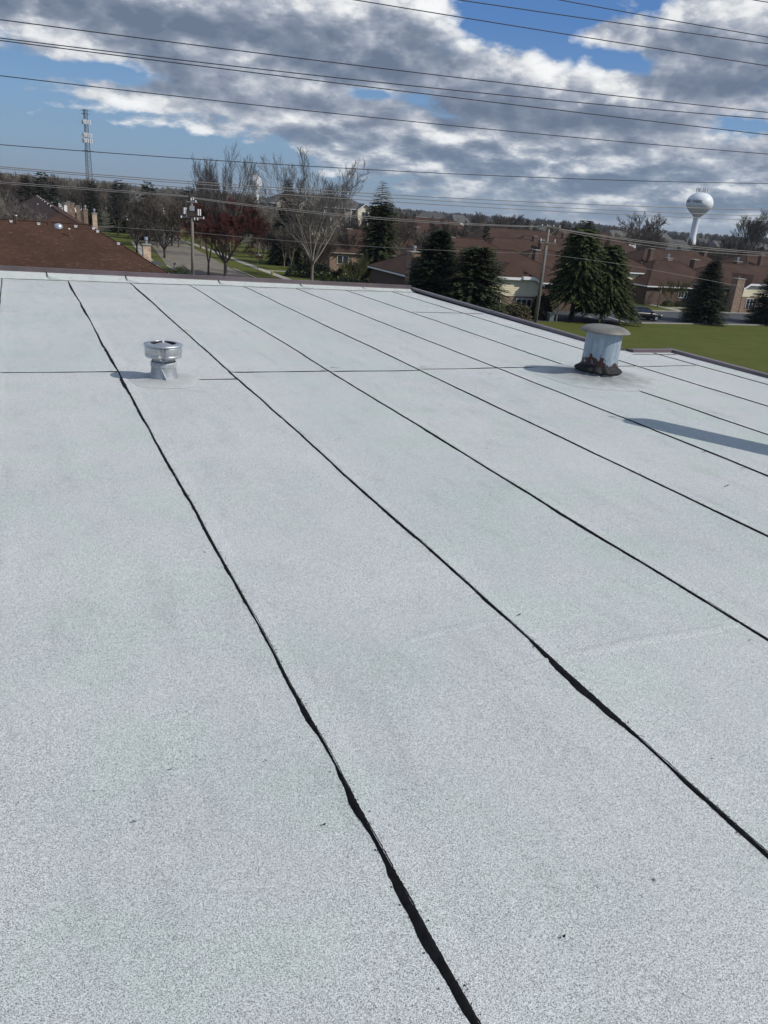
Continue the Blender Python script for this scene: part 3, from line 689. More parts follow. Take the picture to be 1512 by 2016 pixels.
# ------------------------------------------------------------------ houses
def window(par, x0, x1, z0, z1, y, panes=3, axis='x'):
    """window in a wall facing -Y (axis x) or -X (axis y); coordinates local to the house"""
    t_ = 0.07; b = MB()
    def bx(a0, a1, c0, c1, d0, d1):
        if axis == 'x': b.quadbox((a0, d0, c0), (a1, d1, c1))
        else: b.quadbox((d0, a0, c0), (d1, a1, c1))
    bx(x0-t_, x1+t_, z0-t_, z0, y-0.08, y-0.003); bx(x0-t_, x1+t_, z1, z1+t_, y-0.08, y-0.003)
    for k in range(panes+1):
        xx = x0+(x1-x0)*k/panes
        bx(xx-t_/2, xx+t_/2, z0, z1, y-0.075, y-0.003)
    f = b.obj('window', WHITE, par)
    for k in range(panes):
        xa = x0+(x1-x0)*k/panes+t_/2+0.003; xb = x0+(x1-x0)*(k+1)/panes-t_/2-0.003
        b = MB(); bx(xa, xb, z0+0.003, z1-0.003, y-0.035, y-0.006); b.obj('pane', GLASS, f)
    return f
def chimney(par, x, y, z0, z1, w=0.8, d=0.8, m=None, flue=True):
    b = MB(); b.quadbox((x-w/2, y-d/2, z0), (x+w/2, y+d/2, z1)); o = b.obj('chimney', m or BRK, par)
    b = MB(); b.quadbox((x-w/2-0.07, y-d/2-0.07, z1), (x+w/2+0.07, y+d/2+0.07, z1+0.10)); b.obj('chimney_cap', CONC, o)
    if flue:
        b = MB(); b.tube((x, y, z1+0.1), (x, y, z1+0.42), 0.13, n=10, caps=True); b.tube((x, y, z1+0.47), (x, y, z1+0.72), 0.2, 0.17, n=10, caps=True); b.obj('flue_pipe', GALV, o)
    return o
def hip_roof(par, x0, x1, y0, y1, ze, zr, m, axis='x', oh=0.45, gl=0.0, fascia=True, fm=None):
    x0 -= oh; x1 += oh; y0 -= oh; y1 += oh
    b = MB(); th = 0.16
    if axis == 'x':
        h = (y1-y0)/2; my = (y0+y1)/2; r0, r1 = (x0+h, my), (x1-h, my)
    else:
        h = (x1-x0)/2; mx = (x0+x1)/2; r0, r1 = (mx, y0+h), (mx, y1-h)
    c = [(x0, y0, ze), (x1, y0, ze), (x1, y1, ze), (x0, y1, ze)]; a_ = (r0[0], r0[1], zr); e_ = (r1[0], r1[1], zr)
    if axis == 'x': fs = [(c[0], c[1], e_, a_), (c[1], c[2], e_), (c[2], c[3], a_, e_), (c[3], c[0], a_)]
    else: fs = [(c[0], c[1], a_), (c[1], c[2], e_, a_), (c[2], c[3], e_), (c[3], c[0], a_, e_)]
    for f in fs: b.poly(f)
    for i in range(4):
        p, q = c[i], c[(i+1) % 4]; b.poly([p, (p[0], p[1], p[2]-th*0.4), (q[0], q[1], q[2]-th*0.4), q])
    b.poly([(p[0], p[1], p[2]-th*0.4) for p in c])
    # ridge and hip caps
    rf = b.obj('roof', m, par)
    b = MB(); b.tube(a_, e_, 0.09, n=6)
    for p in c:
        q = a_ if (Vector(p)-Vector(a_)).length < (Vector(p)-Vector(e_)).length else e_
        b.tube(p, q, 0.07, n=5)
    b.obj('ridge_cap', m, rf)
    if fascia:
        fm = fm or WHITE; z1_ = ze-0.065; z0_ = ze-0.27
        for (p, q) in (((x0+.02, y0+.02, z0_), (x1-.02, y0+.07, z1_)), ((x0+.02, y1-.07, z0_), (x1-.02, y1-.02, z1_)), ((x0+.02, y0+.073, z0_), (x0+.07, y1-.073, z1_)), ((x1-.07, y0+.073, z0_), (x1-.02, y1-.073, z1_))):
            b = MB(); b.quadbox(p, q); b.obj('fascia', fm, rf)
    return rf
def walls(par, x0, x1, y0, y1, z0, z1, m, name='wall'):
    b = MB(); b.quadbox((x0, y0, z0), (x1, y1, z1)); return b.obj(name, m, par)
def vent_stub(par, x, y, z, h=0.6, cap=True):
    b = MB(); b.tube((x, y, z-0.3), (x, y, z+h), 0.06, n=7, caps=True)
    o = b.obj('vent_pipe', BRKD, par)
    if cap: b = MB(); b.tube((x, y, z+h), (x, y, z+h+0.1), 0.1, n=7, caps=True); b.obj('pipe_cap', WHITE, o)
def wing(par, x0, x1, yf, yb, zb, zm, ze, zt, zr, m, side='both'):
    """front wing with cream upper wall, clipped gable and white barge boards"""
    xm = (x0+x1)/2; oh = 0.5; sl = (zr-ze)/(xm-(x0-oh))
    xa = x0-oh+(zt-ze)/sl; xb = x1+oh-(zt-ze)/sl
    walls(par, x0, x1, yf, yb, zb, zm, BRK)
    b = MB()
    zl = ze+sl*oh*0.9; xt0 = xa+0.1; xt1 = xb-0.1
    prof = [(x0-0.03, zm+0.003), (x1+0.03, zm+0.003), (x1+0.03, zl-0.1), (xt1, zt-0.12), (xt0, zt-0.12), (x0-0.03, zl-0.1)]
    b.poly([(x, yf-0.04, z) for x, z in prof]); b.poly([(x, yb, z) for x, z in reversed(prof)])
    for i in range(len(prof)):
        p, q = prof[i], prof[(i+1) % len(prof)]; b.poly([(p[0], yf-0.04, p[1]), (p[0], yb, p[1]), (q[0], yb, q[1]), (q[0], yf-0.04, q[1])])
    sd_ = b.obj('siding_wall', CREAM, par)
    z = zm+0.2
    while z < zt-0.3:
        k0 = x0 if z < zl-0.15 else x0-oh+(z-ze+0.15)/sl; k1 = x1 if z < zl-0.15 else x1+oh-(z-ze+0.15)/sl
        b = MB(); b.quadbox((k0+0.05, yf-0.062, z), (k1-0.05, yf-0.042, z+0.03)); b.obj('clapboard_lap', CREAM, sd_); z += 0.22
    yr = yf-0.4
    b = MB(); L = [(x0-oh, yr, ze), (xa, yr, zt), (xm, yr+1.6, zr), (xm, yb, zr), (x0-oh, yb, ze)]
    Rr = [(x1+oh, yr, ze), (x1+oh, yb, ze), (xm, yb, zr), (xm, yr+1.6, zr), (xb, yr, zt)]
    b.poly(L[::-1]); b.poly(Rr[::-1]); b.poly([(xa, yr, zt), (xb, yr, zt), (xm, yr+1.6, zr)])
    b.poly([(p[0], p[1], p[2]-0.12) for p in L]); b.poly([(p[0], p[1], p[2]-0.12) for p in Rr])
    rf = b.obj('roof', m, par)
    for p, q in (((x0-oh, yr, ze), (xa, yr, zt)), ((xa, yr, zt), (xb, yr, zt)), ((xb, yr, zt), (x1+oh, yr, ze))):
        p = Vector(p); q = Vector(q); b = MB()
        b.poly([p+Vector((0, -.05, -.005)), q+Vector((0, -.05, -.005)), q+Vector((0, -.05, -.30)), p+Vector((0, -.05, -.30))])
        b.poly([p+Vector((0, .01, -.005)), p+Vector((0, .01, -.30)), q+Vector((0, .01, -.30)), q+Vector((0, .01, -.005))])
        b.poly([p+Vector((0, -.05, -.005)), p+Vector((0, .01, -.005)), q+Vector((0, .01, -.005)), q+Vector((0, -.05, -.005))])
        b.poly([p+Vector((0, -.05, -.30)), q+Vector((0, -.05, -.30)), q+Vector((0, .01, -.30)), p+Vector((0, .01, -.30))])
        b.obj('barge_board', WHITE, rf)
    return rf

# house left of the roof edge (near) and the long row behind it
hA = thing('townhouse', 'nearest brown hipped townhouse roof with dome skylight, left beyond the roof edge', 'house', (0, 0, 0))
walls(hA, -30, 12.4, 78.2, 90.2, 0, 3.4, BRKD)
hip_roof(hA, -30, 12.4, 78.2, 90.2, 3.55, 7.15, SHIN, 'x', fm=BRK)
chimney(hA, 11.45, 81.2, 3.0, 5.75, 0.72, 0.72, BRKP)
def on_roof(px, py, y0=77.75, ze=3.55, sl=(7.15-3.55)/6.45):
    d = ray(px, py); t = (ze-sl*y0-EYE.z)/(d.z-sl*d.y); return EYE+d*t
for px, py, q in ((22, 436, 0), (76, 441, 0), (149, 446, 0), (184, 450, 0), (192, 456, 0), (233, 480, 0)):
    p = on_roof(px, py); z = p.z; b = MB(); b.quadbox((p.x-.13, p.y-.12, z-0.2), (p.x+.13, p.y+.12, z+0.08)); b.quadbox((p.x-.16, p.y-.15, z+.08), (p.x+.16, p.y+.15, z+.11)); b.obj('box_vent', WHITE, hA)
p = on_roof(115, 445); MB().lathe([(0.42, -0.35), (0.42, -0.02), (0.36, 0.12), (0.2, 0.22), (0.0001, 0.25)], 20, c=(p.x, p.y, p.z)).obj('dome_skylight', GALV, hA, True)
for px, py in ((33, 441), (137, 467), (96, 443)): p = on_roof(px, py); vent_stub(hA, p.x, p.y, p.z, 0.7 if px != 96 else 0.25, px != 96)
hB = thing('townhouse_row', 'long brown roofed row of townhouses with chimneys down its right side', 'house', (0, 0, 0))
walls(hB, -1.5, 11.6, 99, 205, 0, 3.4, BRKD)
hip_roof(hB, -1.5, 11.6, 99, 205, 3.55, 7.3, SHIN2, 'y', fm=BRK)
walls(hB, -18, -1.6, 101, 113, 0, 3.4, BRKD); hip_roof(hB, -19, 0.4, 101, 113, 3.56, 7.0, SHIN2, 'x', fm=BRK)
for (cx_, cy_) in ((11.3, 134), (11.3, 151), (11.3, 168), (11.5, 187), (11.5, 200)): chimney(hB, cx_, cy_, 3, 6.5, 0.68, 0.7, BRKP if cy_ < 140 else BRK, cy_ < 160)
for px, py, z in ((75, 413, 6.3), (122, 417, 6.2)): p = at(px, py, z); vent_stub(hB, p.x, p.y, z, 0.8)
for k in range(7):
    b = MB(); b.quadbox((4.85, 128+k*11, 7.0), (5.15, 128.3+k*11, 7.42)); b.obj('box_vent', WHITE, hB)

h1 = thing('townhouse', 'split level brick townhouse with cream clipped gable beside the utility pole', 'house', (0, 0, 0))
walls(h1, 42.3, 66, 84.5, 97, 0, 3.5, BRKD); hip_roof(h1, 42.3, 66, 84.5, 97, 3.65, 6.9, SHIN2, 'x')
wing(h1, 49.0, 56.4, 79, 90, 0, 2.35, 3.8, 4.5, 6.0, SHIN2)
window(h1, 49.3, 51.2, 0.95, 2.1, 79, 3); window(h1, 53.4, 55.6, 0.9, 2.0, 79, 3)
chimney(h1, 42.2, 84.6, 0, 6.3, 1.25, 1.3, BRK)
walls(h1, 53, 62.5, 92.5, 99, 3.4, 4.9, CREAM, 'siding_wall'); hip_roof(h1, 53, 62.5, 90.8, 99, 4.95, 6.95, SHIN2, 'x')
for px, py, z in ((1012, 500, 6.0), (1035, 511, 5.6), (1015, 503, 6)): p = at(px, py, z); vent_stub(h1, p.x, p.y, z, 0.4, False)
b = MB(); p = at(1038, 545, 4.6); b.quadbox((p.x-.8, p.y-.5, 4.3), (p.x+.8, p.y+.4, 4.62)); b.obj('skylight', WHITE, h1)
b = MB(); p = at(992, 519, 5.0)
h2 = thing('townhouse', 'dark brick townhouse with wide brown roof behind the cone shaped spruce', 'house', (0, 0, 0))
walls(h2, 87.5, 104, 94.6, 106, 0, 2.8, BRKD); hip_roof(h2, 87.5, 104, 94.6, 106, 2.95, 6.3, SHIN2, 'x')
walls(h2, 84, 92.5, 98.5, 108, 0, 4.4, CREAM, 'siding_wall'); hip_roof(h2, 84, 92.5, 98.5, 108, 4.5, 6.9, SHIN2, 'x')
window(h2, 94.0, 95.8, 1.25, 2.15, 94.6, 3); window(h2, 99, 101.2, 0.9, 2.1, 94.6, 3)
chimney(h2, 98.5, 103, 5, 6.6, 1.1, 1.0, BRK); chimney(h2, 87.5, 106.5, 5, 7.0, 0.7, 0.7, BRK, False)
p = at(1318, 531, 5.0); b = MB(); b.quadbox((p.x-.9, p.y-.5, 4.7), (p.x+.9, p.y+.4, 5.05)); b.obj('skylight', WHITE, h2)
for px, py, z in ((1319, 522, 5.6), (1300, 520, 5.8), (1276, 513, 6.2), (1291, 515, 6.2), (1337, 515, 6)): p = at(px, py, z); vent_stub(h2, p.x, p.y, z, 0.35, False)
h3 = thing('townhouse', 'townhouse with broad tan brick chimney and cream gable at the right edge', 'house', (0, 0, 0))
walls(h3, 97.5, 130, 90.2, 103, 0, 3.4, BRK); hip_roof(h3, 97.5, 130, 90.2, 103, 3.55, 6.6, SHIN2, 'x')
wing(h3, 100.9, 106.6, 88.4, 95, 0, 2.35, 3.6, 4.35, 5.5, SHIN2)
window(h3, 102.0, 104.1, 0.75, 2.05, 88.4, 3); chimney(h3, 99.6, 88.6, 0, 4.9, 1.55, 1.1, BRK, False)
p = at(1447, 545, 5.0); b = MB(); b.tube((99.5, 88.6, 5.0), (99.5, 88.6, 5.35), 0.13, n=8, caps=True); b.obj('flue_pipe', BRK, h3)
p = at(1491, 528, 5.6); vent_stub(h3, p.x, p.y, 5.6, 0.6, False)
chimney(h3, 110, 99, 5, 6.9, 1.2, 1.0, BRKD); chimney(h3, 102.5, 101, 5, 6.7, 1.1, 1.0, BRKD, False)

EAVE = mat('beige_eave', (0.30, 0.26, 0.21), 0.8)
def row_house(label, x0, x1, y0, y1, ze=3.2, zr=6.8, chs=(), cream=False, wins=3, sky=False):
    h = thing('townhouse', label, 'house', ((x0+x1)/2, y0, 0)); ox = (x0+x1)/2; w = x1-x0; d = y1-y0
    walls(h, -w/2, w/2, 0, d, 0, ze-0.15, CREAM if cream else BRK)
    hip_roof(h, -w/2, w/2, 0, d, ze, zr, SHIN2, 'x' if w > d else 'y', fm=EAVE)
    for k in range(wins):
        xx = -w/2 + w*(k+0.5)/wins; window(h, xx-1.0, xx+1.0, ze-1.9, ze-0.7, 0, 2)
    for (cx_, cy_) in chs: chimney(h, cx_-ox, cy_-y0, 0, zr+0.1, 0.85, 0.85, BRKD, False)
    return h
row_house('brown roofed house with brick chimney behind the blue spruces', 61, 81, 118, 130, 3.2, 6.9, [(66, 119)], True)
row_house('brown hipped house behind the cream gabled townhouse', 79, 99, 130, 142, 3.2, 7.1, [(94, 133)])
row_house('low wide brown roof left of the utility pole top', 106, 138, 176, 190, 3.6, 8.0, [(131, 176)], True, 6)
row_house('brown roof crossing behind the utility pole top', 142, 176, 196, 212, 3.8, 8.6, [(150, 196)], True, 6)
row_house('brown roofed house behind the small dark conifer', 108, 142, 236, 250, 3.8, 8.4, [(113, 240)], True, 4)
row_house('brown roof seen past the spruce with the bare leader', 48, 62, 128, 140, 3.3, 6.8, [(52, 130)], False)
row_house('brown roof with pale eave behind the tall bare tree', 66, 84, 158, 170, 3.4, 7.2, [(80, 160)], True)
row_house('brown roof with two chimneys behind the dark brick townhouse', 108, 136, 120, 134, 3.4, 7.2, [(112, 122), (130, 126)], False, 4)
row_house('far brown roof under the sagging cables on the right', 150, 190, 132, 146, 3.4, 7.2, [(156, 134), (178, 138)], False, 4)
row_house('brown roof behind the conifer pair with two trunks', 98, 122, 148, 160, 3.4, 7.3, [(104, 150)], True, 3)
row_house('brown roofed house half hidden left of the conifer pair', 66, 82, 98, 110, 3.2, 6.6, [(70, 100)], False, 3)
# grey roofed apartment block with white gables
ap = thing('apartment_block', 'long beige apartment block with grey roof and white trimmed gables behind the tall bare tree', 'building', (94, 262, 0))
APW = mat('beige_apartment_wall', (0.24, 0.21, 0.17), 0.9, var=0.15, scale=0.5)
walls(ap, -17, 19, 0, 14, 0, 9.3, APW); hip_roof(ap, -17, 19, 0, 14, 9.4, 12.9, SHING, 'x')
for gx in (-13, -5.5, 15.5):
    b = MB(); b.poly([(gx-2.6, -2.0, 0), (gx+2.6, -2.0, 0), (gx+2.6, -2.0, 9.3), (gx, -2.0, 11.0), (gx-2.6, -2.0, 9.3)])
    b.poly([(gx-2.6, -2.0, 0), (gx-2.6, -2.0, 9.3), (gx-2.6, 0.2, 9.3), (gx-2.6, 0.2, 0)]); b.poly([(gx+2.6, -2.0, 0), (gx+2.6, 0.2, 0), (gx+2.6, 0.2, 9.3), (gx+2.6, -2.0, 9.3)])
    bay = b.obj('gable_bay', CREAM, ap)
    b = MB(); b.poly([(gx-3.0, -2.5, 9.05), (gx, -2.5, 11.3), (gx, 6, 11.3), (gx-3.0, 6, 9.05)]); b.poly([(gx+3.0, -2.5, 9.05), (gx+3.0, 6, 9.05), (gx, 6, 11.3), (gx, -2.5, 11.3)]); b.obj('gable_roof', SHING, bay)
    for sg_ in (-1, 1):
        b = MB(); b.tube((gx+sg_*3.0, -2.52, 9.0), (gx, -2.52, 11.25), 0.16, n=4); b.obj('barge_board', WHITE, bay)
    for z_ in (1.2, 4.2, 7.2): window(ap, gx-1.1, gx+1.1, z_, z_+1.4, -2.0, 2)
for gx in (0, 4, 8):
    for z_ in (1.2, 4.2, 7.2): window(ap, gx-1.1, gx+1.1, z_, z_+1.5, 0, 2)
for k in range(6):
    b = MB(); b.tube((-1.4+k*2.4, -1.4, 0), (-1.4+k*2.4, -1.4, 9.1), 0.1, n=5); b.obj('balcony_post', WHITE, ap)

# small far houses, seen as specks among the trees
rf_ = random.Random(77)
fh = thing('house', 'small far house with pale wall among the bare trees', 'house', (0, 0, 0), 'small far houses among the trees')
fk = [walls(fh, -7, 7, -5, 5, 0, 3.0, WHITE), None]
b = MB(); b.poly([(-7.6, -5.6, 3), (7.6, -5.6, 3), (5, 0, 5.8), (-5, 0, 5.8)]); b.poly([(7.6, 5.6, 3), (-7.6, 5.6, 3), (-5, 0, 5.8), (5, 0, 5.8)]); b.poly([(-7.6, 5.6, 3), (-7.6, -5.6, 3), (-5, 0, 5.8)]); b.poly([(7.6, -5.6, 3), (7.6, 5.6, 3), (5, 0, 5.8)])
fk[1] = b.obj('roof', SHING, fh)
b = MB(); b.quadbox((-3, -5.05, 1), (-1.5, -5.003, 2.2)); b.quadbox((2, -5.05, 1), (4, -5.003, 2.2)); fk.append(b.obj('window', GLASS, fh))
FH = [(112, 388, 330), (268, 392, 300), (292, 388, 340), (1165, 470, 380), (1240, 466, 420), (1262, 462, 520), (1300, 470, 460), (1325, 476, 390), (1410, 480, 480), (1450, 488, 430), (1480, 492, 400), (850, 430, 520), (900, 436, 600), (1060, 452, 560), (1120, 456, 600), (1500, 500, 380), (1370, 470, 640), (1210, 476, 350), (830, 425, 420), (240, 390, 420), (1440, 478, 620)]
for k, (px, py, dist) in enumerate(FH):
    d = ray(px, py); h_ = Vector((d.x, d.y)).normalized()*dist
    if k == 0: fh.location = (h_.x, h_.y, 0); fh.rotation_euler = (0, 0, 0.3); fh.scale = (1, 1, 1.35)
    else: dup(fh, fk, (h_.x, h_.y, 0), rf_.uniform(-.6, .6), (rf_.uniform(.8, 1.3), 1, rf_.uniform(1.2, 1.7)))

# ------------------------------------------------------------------ trees
def rv(r): return Vector((r.uniform(-1, 1), r.uniform(-1, 1), r.uniform(-1, 1)))
def bare_tree(seed, H, mt, mtw, label, loc, group=None, name='bare_tree', fork=0.12, nst=5, lev=4, ang=0.55, up=0.22, rad=0.2, tw=0.016, lenk=0.62, kids_=(5, 5, 5, 4), stemlen=0.55, lean=0.35, buds=None, budmat=None):
    r = random.Random(seed); T = MB(); C = MB()
    def grow(p, d, L, rr, l):
        n = 4 if l < 2 else 3 if l < 3 else 2
        pts = [p.copy()]; rs = [rr]; q = p.copy(); dd = d.copy(); ds = []
        for k in range(n):
            dd = (dd + rv(r)*0.13*(1+l*0.25) + Vector((0, 0, up*(0.35+0.2*l)))).normalized()
            q = q + dd*(L/n); pts.append(q.copy()); ds.append(dd.copy()); rs.append(max(tw*0.5, rr*(1-0.75*(k+1)/n)))
        (T if l < 1 else C).path(pts, rs, 6 if l < 1 else 4 if l < 2 else 3)
        if l >= lev:
            if buds:
                for k in range(buds):
                    t = r.random(); c0 = pts[0].lerp(pts[-1], t)+rv(r)*0.12; a = rv(r)*0.075; b_ = rv(r)*0.075
                    C.cur = 1; C.poly([c0, c0+a, c0+b_]); C.cur = 0
            return
        for c in range(kids_[min(l, len(kids_)-1)]):
            t = 0.25 + 0.75*(c+r.random())/kids_[min(l, len(kids_)-1)]; k = min(n-1, int(t*n)); c0 = pts[k].lerp(pts[k+1], t*n-k)
            ax = ds[k].cross(rv(r)).normalized(); a = ang*(0.6+0.7*r.random())
            nd = (ds[k]*math.cos(a) + ax*math.sin(a)).normalized()
            grow(c0, nd, L*lenk*(1.15-0.55*t)*(0.8+0.4*r.random()), max(tw*0.8, rs[k]*0.55), l+1)
    zt = H*fork
    T.path([(0, 0, -0.2), (r.uniform(-.05, .05), 0, zt*0.5), (0, 0, zt)], [rad*1.35, rad*1.05, rad], 9)
    for s_ in range(nst):
        a = 2*math.pi*(s_+r.random()*0.6)/nst; ln = lean*(0.4+0.8*r.random())
        grow(Vector((0, 0, zt*0.97)), Vector((math.cos(a)*ln, math.sin(a)*ln, 1)).normalized(), H*stemlen*(0.85+0.25*r.random()), rad*0.6, 0)
    zmax = max(v[2] for v in C.v); k = H/zmax
    for m_ in (T, C): m_.v = [(x*k, y*k, z*k) for x, y, z in m_.v]
    o = thing(name, label, 'tree', loc, group)
    a = T.obj('trunk', mt, o, True); c = C.obj('crown', [mtw, budmat] if budmat else mtw, o)
    return o, [a, c]
def conifer(seed, H, R, mt, mn, label, loc, base=0.08, dens=1.0, droop=0.25, power=0.85, tipr=0.0, group=None, name='spruce_tree', ragged=0.2, spray=0.34, shaggy=0.0, trunkr=0.16, bulge=0.0, skel=0.0):
    r = random.Random(seed); T = MB(); C = MB()
    T.path([(0, 0, -0.2), (0, 0, H*0.5), (0, 0, H)], [trunkr, trunkr*0.6, 0.02], 8)
    z = H*base; step = 0.30/dens**0.5
    while z < H*0.985:
        t = (z/H-base)/(1-base); Lm = R*((1-t)**power)*(1+bulge*math.sin(math.pi*min(1, t*1.6))) + tipr
        nb = int((5 + 5*(1-t))*dens)+2
        sk = t > 1-skel
        for k in range(nb):
            a = r.random()*2*math.pi; L = Lm*(1-ragged*r.random()-0.25*ragged*noise.noise(Vector((math.cos(a)*1.5, math.sin(a)*1.5, z*0.5+seed)))*2)
            el = 0.45*t - 0.12 - 0.15*(1-t)+r.uniform(-.1, .1)
            d = Vector((math.cos(a)*math.cos(el), math.sin(a)*math.cos(el), math.sin(el)))
            p0 = Vector((0, 0, z)); pts = []
            for j in range(4):
                s_ = j/3; pts.append(p0 + d*L*s_ + Vector((0, 0, -droop*L*s_*s_ + (0.10*L*s_**3 if not shaggy else 0))))
            T.path([pts[0], pts[1], pts[3]], [0.03, 0.02, 0.008], 3)
            if sk and r.random() < 0.95: continue
            ns = max(3, int(L/0.13*dens**0.5))
            side = Vector((-math.sin(a), math.cos(a), 0))
            for j in range(ns):
                s_ = (0.12 + 0.88*(j+r.random())/ns); q = s_*3; i0 = min(2, int(q)); c0 = pts[i0].lerp(pts[i0+1], q-i0)
                sg = 1 if j % 2 else -1
                ln = spray*(0.6+0.6*r.random())*(1.25-0.6*s_); w = ln*0.42
                dr = (d*0.75 + side*sg*(0.9-0.4*s_) + Vector((0, 0, r.uniform(-.35, .12)-shaggy)) ).normalized()
                up_ = Vector((r.uniform(-.5, .5), r.uniform(-.5, .5), 1)).normalized(); wd = dr.cross(up_).normalized()*w*0.5
                C.poly([c0, c0+dr*ln*0.45+wd, c0+dr*ln, c0+dr*ln*0.45-wd])
        z += step*(0.8+0.4*r.random())*(1.0 if H < 9 else 1.2)
    o = thing(name, label, 'tree', loc, group)
    a = T.obj('trunk', mt, o); c = C.obj('crown', mn, o)
    return o, [a, c]

def gl(px, py): p = at(px, py); return (p.x, p.y, 0)
bare_tree(11, 17.6, TWIGP, TWIGP, 'tall pale bare tree with many rising stems, centre left', (38.1, 108.5, 0), fork=0.17, nst=8, lev=4, ang=0.42, up=0.10, rad=0.24, lenk=0.60, kids_=(6, 6, 5, 5), stemlen=0.66, lean=0.68, tw=0.022)
bare_tree(12, 10.6, TWIG, TWIG, 'broad tree covered in dark red buds beside the left utility pole', (26.4, 111.7, 0), name='budding_tree', fork=0.16, nst=8, lev=4, ang=0.62, up=0.07, rad=0.2, kids_=(7, 6, 5, 4), stemlen=0.50, lean=1.0, buds=16, budmat=TWIGR)
conifer(21, 14.2, 4.0, BARKD, NEEDK, 'tall dark spruce left of the tall bare tree', (43.2, 137, 0), base=0.10, dens=2.2, power=0.7, spray=0.6, droop=0.3, ragged=0.4)
conifer(22, 14.4, 4.7, BARK, NEED, 'ragged green spruce with a bare spiky leader', (48.7, 109.7, 0), base=0.05, dens=2.6, power=0.50, spray=0.55, ragged=0.4, droop=0.32, skel=0.22)
conifer(23, 9.0, 5.2, BARKD, NEEDB, 'blue green spruce left of the cream gable, the taller of two', (43.4, 81.0, 0), base=0.03, dens=3.8, power=0.55, spray=0.46, ragged=0.30)
conifer(24, 7.6, 5.0, BARKD, NEED, 'wide lower spruce directly left of the cream gable', (45.7, 76.0, 0), base=0.04, dens=3.6, power=0.42, spray=0.44, ragged=0.35, tipr=0.4)
conifer(25, 11.4, 4.1, BARKD, NEEDY, 'shaggy yellow green conifer right of the utility pole, left of a pair', (60.0, 76.6, 0), base=0.30, dens=5.0, power=0.40, spray=0.42, shaggy=0.55, ragged=0.5, trunkr=0.3, skel=0.12)
conifer(26, 9.0, 4.6, BARKD, NEEDY, 'shaggy conifer above the dark car, right of a pair', (63.8, 75.8, 0), base=0.30, dens=5.0, power=0.45, spray=0.42, shaggy=0.55, ragged=0.5, trunkr=0.22)
conifer(27, 7.9, 3.25, BARKD, NEEDB, 'neat cone shaped blue green spruce on the edge of the lawn', (80.9, 76.3, 0), base=0.11, dens=2.7, power=0.55, spray=0.38, ragged=0.2, trunkr=0.22, bulge=0.10, droop=0.10)
conifer(28, 8.0, 3.4, BARKD, NEEDK, 'dark spruce cut by the right edge of the picture', (93.0, 76.4, 0), base=0.05, dens=2.7, power=0.55, spray=0.38, ragged=0.2, trunkr=0.22, droop=0.10, bulge=0.1)
conifer(29, 6.2, 2.6, BARKD, NEEDY, 'low spreading evergreen behind the dark car', (69.3, 84.0, 0), base=0.08, dens=1.8, power=0.5, spray=0.45, shaggy=0.5, ragged=0.4)
dk, dkk = conifer(31, 12, 4.2, BARKD, NEEDK, 'big dark evergreen behind the row of chimneys', (27.0, 186, 0), base=0.02, dens=0.9, power=0.45, spray=0.9, ragged=0.45)
for (px, dist, sc, lab) in ((236, 210, 1.0, 'round dark evergreen right of the chimney row'), (183, 240, 0.9, 'dark evergreen behind the chimneys, further left'), (85, 215, 1.02, 'dark pointed evergreen behind the left roofs'), (52, 225, 0.93, 'dark evergreen at far left behind the roofs'), (105, 230, 0.85, 'small dark evergreen behind the pale roof vents'),
                            (372, 260, 1.0, 'thin dark evergreen top behind the left utility pole')):
    d = ray(px, 400); h_ = Vector((d.x, d.y)).normalized()*dist; dup(dk, dkk, (h_.x, h_.y, 0), px*0.7, sc, lab)
for (px, dist, sc, lab) in ((962, 175, 0.78, 'small dark conifer before the far brown roofs'), (1008, 260, 0.80, 'tiny dark conifer top on the horizon'), (852, 190, 0.75, 'dark conifer left of the small one before the brown roofs'), (1205, 250, 0.7, 'dark conifer top right of the conifer pair'), (1040, 430, 0.9, 'distant dark conifer near the utility pole top')):
    d = ray(px, 430); h_ = Vector((d.x, d.y)).normalized()*dist; dup(dk, dkk, (h_.x, h_.y, 0), px*0.7, (sc*0.62, sc*0.62, sc), lab)
# olive fountain shaped shrub tree and other near bare trees
bare_tree(41, 4.9, TWIGO, TWIGO, 'fountain shaped olive twigged small tree at the roof edge', (43.0, 104, 0), fork=0.05, nst=12, lev=3, ang=0.35, up=0.08, rad=0.06, kids_=(5, 5, 4), stemlen=0.75, lean=0.9, tw=0.02)
bare_tree(42, 6.6, BARKD, TWIGD, 'dark bare street tree between chimney and left pole', (22.6, 139.7, 0), fork=0.2, nst=6, lev=4, ang=0.55, up=0.10, rad=0.16, kids_=(5, 5, 4, 4), stemlen=0.55, lean=0.75, tw=0.03)
bare_tree(43, 7.0, BARKD, TWIGD, 'dark bare tree rising past the left roof slope', (19.0, 146, 0), fork=0.2, nst=6, lev=4, ang=0.55, up=0.10, rad=0.17, kids_=(5, 5, 4, 4), stemlen=0.55, lean=0.75, tw=0.03)
bt, btk = bare_tree(44, 12.5, BARK, TWIG, 'slender bare tree right behind the left utility pole', (24.4, 113.5, 0), fork=0.12, nst=4, lev=4, ang=0.4, up=0.25, rad=0.14, kids_=(5, 5, 4, 3), stemlen=0.6, lean=0.3, tw=0.03)
bare_tree(45, 9.5, TWIGP, TWIGP, 'pale bare tree standing behind the left roofs near the edge', (0.7, 96.2, 0), fork=0.2, nst=6, lev=4, ang=0.55, up=0.15, rad=0.16, kids_=(5, 5, 4, 4), stemlen=0.55, lean=0.6, tw=0.028)
bare_tree(46, 4.6, TWIGO, TWIGO, 'rounded olive shrub before the dark brick house', (89.9, 91.6, 0), fork=0.06, nst=9, lev=3, ang=0.4, up=0.12, rad=0.06, kids_=(5, 5, 4), stemlen=0.7, lean=0.7, tw=0.022)
